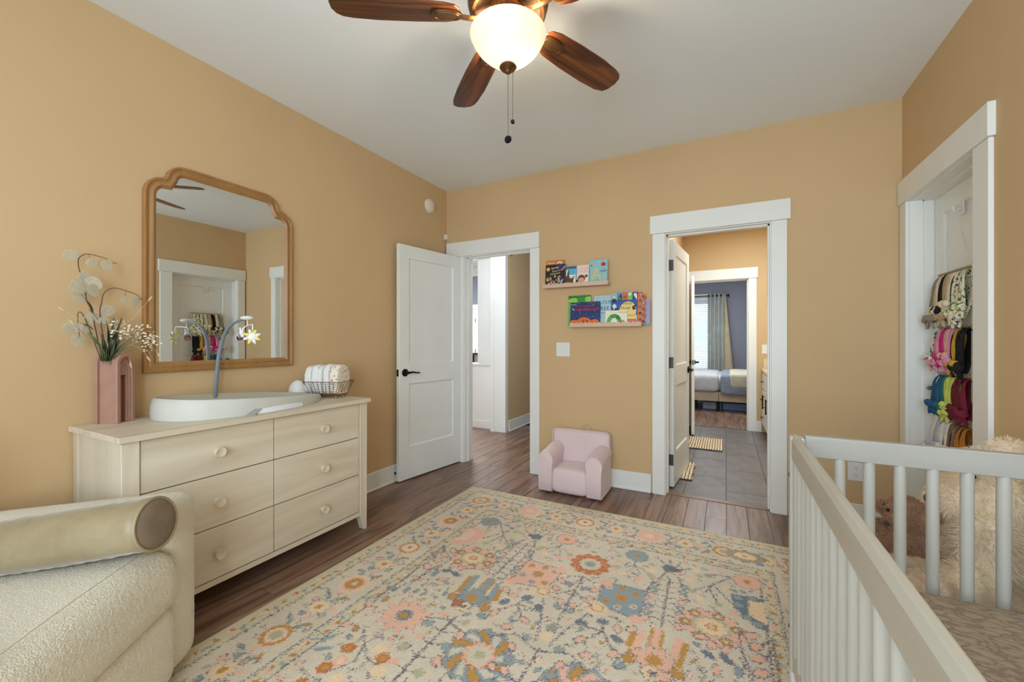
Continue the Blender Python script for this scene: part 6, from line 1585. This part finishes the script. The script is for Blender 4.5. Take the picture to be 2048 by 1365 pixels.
MB().box(WB[0] - .09, WB[0], 9.975, 10.0, .5, 2.24).box(WB[1], WB[1] + .09, 9.975, 10.0, .5, 2.24).box(WB[0], WB[1], 9.975, 10.0, 2.10, 2.24).box(WB[0] - .1, WB[1] + .1, 9.95, 10.0, .55, .60).build('window_casing', m_trim, w, world=True)
m, nt, b = new_mat('window_glass'); b.inputs['Base Color'].default_value = (.9, .97, 1, 1); b.inputs['Transmission Weight'].default_value = 1; b.inputs['Roughness'].default_value = .0; b.inputs['IOR'].default_value = 1.01
MB().box(WB[0], WB[1], 10.05, 10.055, .6, 2.10).build('pane', m, w, world=True)
mbl, nt, b = new_mat('blind_slat_white'); b.inputs['Base Color'].default_value = lin((232, 240, 244)); b.inputs['Roughness'].default_value = .5
tl = nt.nodes.new('ShaderNodeBsdfTranslucent'); tl.inputs['Color'].default_value = (.72, .88, .95, 1); mxs = nt.nodes.new('ShaderNodeMixShader'); mxs.inputs[0].default_value = .3
nt.links.new(b.outputs[0], mxs.inputs[1]); nt.links.new(tl.outputs[0], mxs.inputs[2]); nt.links.new(mxs.outputs[0], nt.nodes['Material Output'].inputs['Surface'])
sl = None
for i in range(34):
    z = .635 + .0425 * i
    if sl is None:
        sl = MB().prism([(-.020, -.013), (.020, .013), (.0205, .0115), (-.0195, -.0145)], 0, -.47, .47).build('blind_slat', mbl, w); me = sl.data
    else:
        sl = bpy.data.objects.new('blind_slat', me); COL.objects.link(sl); sl.parent = w
    sl.location = (0.005, -.012 + 0, z - .6)
for s_ in list(w.children):
    if s_.name.startswith('blind_slat'): s_.location.y = .022
MB().box(WB[0] + .01, WB[1] - .01, 10.002, 10.045, 2.05, 2.10).build('blind_headrail', mbl, w, world=True)
# hedge block added and raised to hide the bright sky behind the blinds
mo = plain('outside_hedge', (150, 176, 168), .9, var=.3, vs=6)
tag(MB().box(-4.4, 2.5, 12.0, 12.4, 0, 3.6).build('sky_block_hedge', mo, sub=0), 'plain green hedge block added outside the bedroom window to hide the bright sky', 'hedge')
r_ = empty('curtain_rod', (-.55, 9.9, 2.19), 0, 'black curtain rod above the bedroom window', 'curtain rod')
MB().tube([(-1.5, 9.90, 2.19), (.03, 9.90, 2.19)], .011, 10).ell((.045, 9.90, 2.19), .022, 12, 8).build('rod', m_black, r_, smooth=True, world=True)
MB().tube([(.0, 9.90, 2.19), (.0, 9.998, 2.19)], .008, 8).build('bracket', m_black, r_, world=True)
def curtain(x0, x1, label, c, y=9.90, spread=1.0, n=6):
    e = empty('curtain', ((x0 + x1) / 2, y, .05), 0, label, 'curtain', 'grey curtains at the bedroom window')
    q = MB(); N = n * 8; vs = []
    for k in range(9):
        z = .05 + (2.235 - .05) * k / 8; sp = 1 + (spread - 1) * (1 - k / 8)
        for i in range(N + 1):
            t = i / N; vs.append((x0 + (x1 - x0) * t * sp, y + .040 * math.sin(t * n * 2 * PI) * (1 + .2 * math.sin(k)), z))
    q.add(vs, [(k * (N + 1) + i, k * (N + 1) + i + 1, (k + 1) * (N + 1) + i + 1, (k + 1) * (N + 1) + i) for k in range(8) for i in range(N)])
    o = q.build('curtain_panel', plain('curtain_' + c[0], c[1], .85), e, smooth=True, world=True); so = o.modifiers.new('t', 'SOLIDIFY'); so.thickness = .004
    for i in range(n):
        ring = [(x0 + (x1 - x0) * (i + .5) / n, y + .030 * math.cos(2 * PI * j / 12), 2.19 + .024 * math.sin(2 * PI * j / 12)) for j in range(13)]
        MB().tube(ring, .004, 6, cap=False).build('grommet', m_steel, e, world=True)
curtain(-.355, -.035, 'grey-green grommet curtain right of the bedroom window', ('sage', (186, 190, 184)), n=4)
q = MB(); vs = []
e = empty('curtain', (.0, 9.86, .05), 0, 'cream lining edge of the curtain flaring at the right of the bedroom window', 'curtain', 'grey curtains at the bedroom window')
for k in range(9):
    z = .05 + 2.16 * k / 8
    for i in range(7): t = i / 6; vs.append((-.06 + t * (.06 + .20 * (1 - k / 8)), 9.90 + .02 * math.sin(t * 7), z))
q.add(vs, [(k * 7 + i, k * 7 + i + 1, (k + 1) * 7 + i + 1, (k + 1) * 7 + i) for k in range(8) for i in range(6)])
o = q.build('curtain_lining', plain('curtain_lining', (206, 192, 156), .85), e, smooth=True, world=True); so = o.modifiers.new('t', 'SOLIDIFY'); so.thickness = .004

def bed():
    e = empty('bed', (-.3, 8.6, 0), 0, 'beige upholstered bed frame with rounded headboard in the far bedroom', 'bed')
    mb_ = plain('bed_upholstery', (196, 176, 150), .85); B = dict(world=True)
    MB().box(-1.25, -.115, 7.92, 9.42, .165, .335).box(-.111, .62, 7.92, 9.42, .165, .335).build('bed_frame', mb_, e, bevel=.01, **B)
    for x in (-1.1, -.12, .5):
        for y in (8.0, 9.3): MB().box(x - .03, x + .03, y - .03, y + .03, 0, .165).build('leg', m_dark, e, **B)
    mh = plain('headboard_grey', (134, 126, 116), .85)
    for i, (y0, y1) in enumerate(((7.92, 8.42), (8.42, 8.92), (8.92, 9.42))):
        c = (y0 + y1) / 2; hw = (y1 - y0) / 2
        pl_ = [(y0, .33), (y1, .33)] + [(c + hw * math.cos(math.radians(a)), .74 + hw * math.sin(math.radians(a))) for a in range(0, 181, 15)]
        MB().prism(pl_, 0, .62, .70).build('headboard_panel', mh, e, bevel=.02, seg=3, **B)
    mm = empty('bed_mattress', (-.3, 8.6, .335), 0, 'mattress of the far bed under its grey sheet', 'mattress')
    soft_slab('mattress_cover', plain('sheet_grey', (200, 200, 200), .9, bmp=.3, bs=8, bd=.02), mm, -.93, .90, -.67, .79, .002, .265, .05, nub=0, level=1, cell=.12)
    q_ = empty('duvet', (-.6, 8.5, .6), 0, 'pale grey duvet spread over the left part of the far bed', 'duvet')
    o = soft_slab('duvet_cover', plain('duvet_grey', (206, 207, 208), .9, var=.03, vs=3, bmp=.6, bs=7, bd=.03), q_, -.68, .50, -.66, .90, -.27, .03, .035, nub=0, level=2, cell=.10)
    b_ = empty('blanket', (.15, 8.5, .6), 0, 'rumpled blue-grey blanket hanging over the near side of the far bed', 'blanket')
    soft_slab('blanket_cloth', plain('blanket_blue', (150, 160, 178), .9, var=.05, vs=6, bmp=.8, bs=9, bd=.03), b_, -.24, .44, -.685, .80, -.31, .045, .035, nub=0, level=2, cell=.08)
    t = empty('coverlet', (.3, 8.5, .6), 0, 'cream quilted coverlet folded at the head of the far bed', 'blanket')
    soft_slab('coverlet_cloth', plain('coverlet_cream', (220, 216, 192), .9, bmp=.6, bs=30, bd=.01), t, -.26, .31, -.70, .70, -.185, .065, .035, nub=0, level=2, cell=.08)
    for x, c, lab in ((-.62, (40, 48, 66), 'dark blue storage bag under the left of the far bed'), (-.22, (120, 134, 150), 'pale blue-grey bundle under the middle of the far bed'), (.22, (70, 96, 132), 'clear blue storage bin under the right of the far bed')):
        o = MB().box(-.15 if x < 0 else -.28, .15 if x < 0 else .28, -.2, .2, .002, .14).build('storage_bin', plain('bin_%d' % c[2], c, .35), bevel=.02, seg=3); o.location = (x, 8.22, 0); tag(o, lab, 'storage bin')
    return e
bed()

# ------------------------------------------------------------------ hall and living room seen through the left doorway
HX = -2.575
S(MB().box(HX - .16, HX, 4.83, 9.0, 0, ZC).build('wall_hall', m_wall))
base('baseboard_hall', [(HX, HX + .016, 4.84, 9.0, 0, .148), (HX, HX + .026, 4.84, 9.0, 0, .018)])
S(MB().box(-1.45, -1.35, 3.56, 9.0, 0, ZC).build('wall_hall_right', m_ceil))
S(MB().box(-6.6, -1.35, 3.56, 5.2, ZC, ZC + .1).box(-2.74, -1.35, 5.2, 9.1, ZC, ZC + .1).build('ceiling_hall', m_ceil))
S(MB().box(-6.6, -2.70, 5.2, 9.2, 3.10, 3.2).build('ceiling_living', m_ceil))
S(MB().box(-6.6, -2.80, 5.10, 5.2, ZC - .02, 3.2).build('wall_living_near', m_ceil))
# paneled column and half wall of the cased opening
e = empty('trim_6', (-2.70, 4.83, 0)); S(e)
MB().box(-2.80, HX, 4.755, 4.83, 0, 2.36).build('column_shaft', m_trim, e, world=True, bevel=.002, seg=1)
MB().box(-2.80, -2.745, 4.748, 4.755, 0, 2.36).build('column_edge', m_trim, e, world=True)
MB().box(-3.075, -2.79, 4.87, 4.98, .90, 2.36).build('upper_panel', m_trim, e, world=True)
MB().box(-3.262, -2.79, 4.88, 5.0, 0, .872).build('half_wall', m_trim, e, world=True, bevel=.002, seg=1)
MB().box(-3.29, -2.79, 4.86, 5.02, .872, .898).build('half_wall_cap', m_trim, e, world=True, bevel=.003, seg=1)
MB().box(-3.262, -2.79, 4.865, 4.88, 0, .10).build('half_wall_base', m_trim, e, world=True)
MB().box(-6.6, HX, 4.80, 4.96, 2.36, ZC).build('header', m_trim, e, world=True)
S(MB().box(-6.6, -6.5, 3.4, 9.2, 0, 3.2).build('wall_living_left', m_wallgrey))
S(MB().box(-6.6, XL - T, 3.421, 3.56, 0, ZC).build('wall_hall_near', m_ceil))
m_lw = plain('wall_paint_bluegrey', (132, 138, 152), .8, var=.01)
S(MB().box(-6.6, -2.74, 9.1, 9.2, 0, 3.2).build('wall_living_far', m_lw))
S(MB().box(-6.5, -2.74, 9.04, 9.1, 3.0, 3.1).box(-6.5, -2.74, 9.07, 9.1, 2.90, 3.0).build('trim_7', m_trim))
e = empty('door_5', (-5.95, 9.1, 0)); S(e)
MB().box(-6.5, -6.32, 9.06, 9.1, 0, 2.03).box(-5.78, -5.65, 9.06, 9.1, 0, 2.03).box(-6.45, -5.62, 9.05, 9.1, 2.03, 2.16).build('door_frame', m_trim, e, world=True)
MB().box(-6.32, -5.78, 9.075, 9.1, 0, 2.03).build('door_slab', m_door, e, world=True)
for z in (.95, 1.75): MB().box(-5.80, -5.785, 9.055, 9.07, z - .05, z + .05).build('hinge', m_steel, e, world=True)
m, nt, b = new_mat('daylit_pane'); b.inputs['Base Color'].default_value = (.8, .9, 1, 1); b.inputs['Emission Color'].default_value = (.80, .90, 1, 1); b.inputs['Emission Strength'].default_value = .6
for k in range(5): MB().box(-6.24, -5.93, 9.068, 9.076, .55 + .29 * k, .81 + .29 * k).build('pane', m, e, world=True)
e = empty('trim_8', (-5.32, 9.1, 0)); S(e)
MB().box(-5.43, -5.30, 9.06, 9.1, 0, 2.12).build('side_casing', m_trim, e, world=True); MB().box(-5.46, -4.4, 9.05, 9.1, 2.12, 2.26).build('head_casing', m_trim, e, world=True)
o = MB().lathe([(0, 0), (.09, 0), (.14, .06), (.15, .16), (.12, .28), (.07, .36), (.06, .42), (0, .42)], (0, 0, 0), 20, 2, False).build('pottery_jar', plain('jar_brown', (84, 58, 44), .6), smooth=True, angle=60)
o.location = (-5.22, 8.95, .902); tag(o, 'dark brown jar on a console behind the half wall', 'jar')
e = empty('console_table', (-5.3, 8.9, 0), 0, 'dark console table against the far living room wall', 'table')
MB().box(-5.85, -4.9, 8.75, 9.05, .86, .90).build('table_top', m_dark, e, world=True)
for x in (-5.82, -4.95):
    for y in (8.78, 9.0): MB().box(x - .02, x + .02, y - .02, y + .02, 0, .86).build('leg', m_dark, e, world=True)
e = tag(MB().box(-.9, .9, -.6, .6, .001, .012).build('living_room_rug', plain('rug_bluegrey', (150, 160, 172), .95, var=.25, vs=14), bevel=.003), 'pale blue-grey rug on the living room floor beyond the half wall', 'rug'); e.location = (-5.0, 7.2, 0)
e = empty('hall_ceiling_fixture', (-2.30, 5.6, ZC), 0, 'small bronze ceiling fixture just visible at the top of the hall', 'ceiling light')
MB().lathe([(0, 0), (.06, 0), (.07, -.02), (.05, -.04), (.02, -.05), (0, -.05)], (0, 0, -.0005), 24, 2, False).build('canopy', m_bronze, e, smooth=True, angle=50)
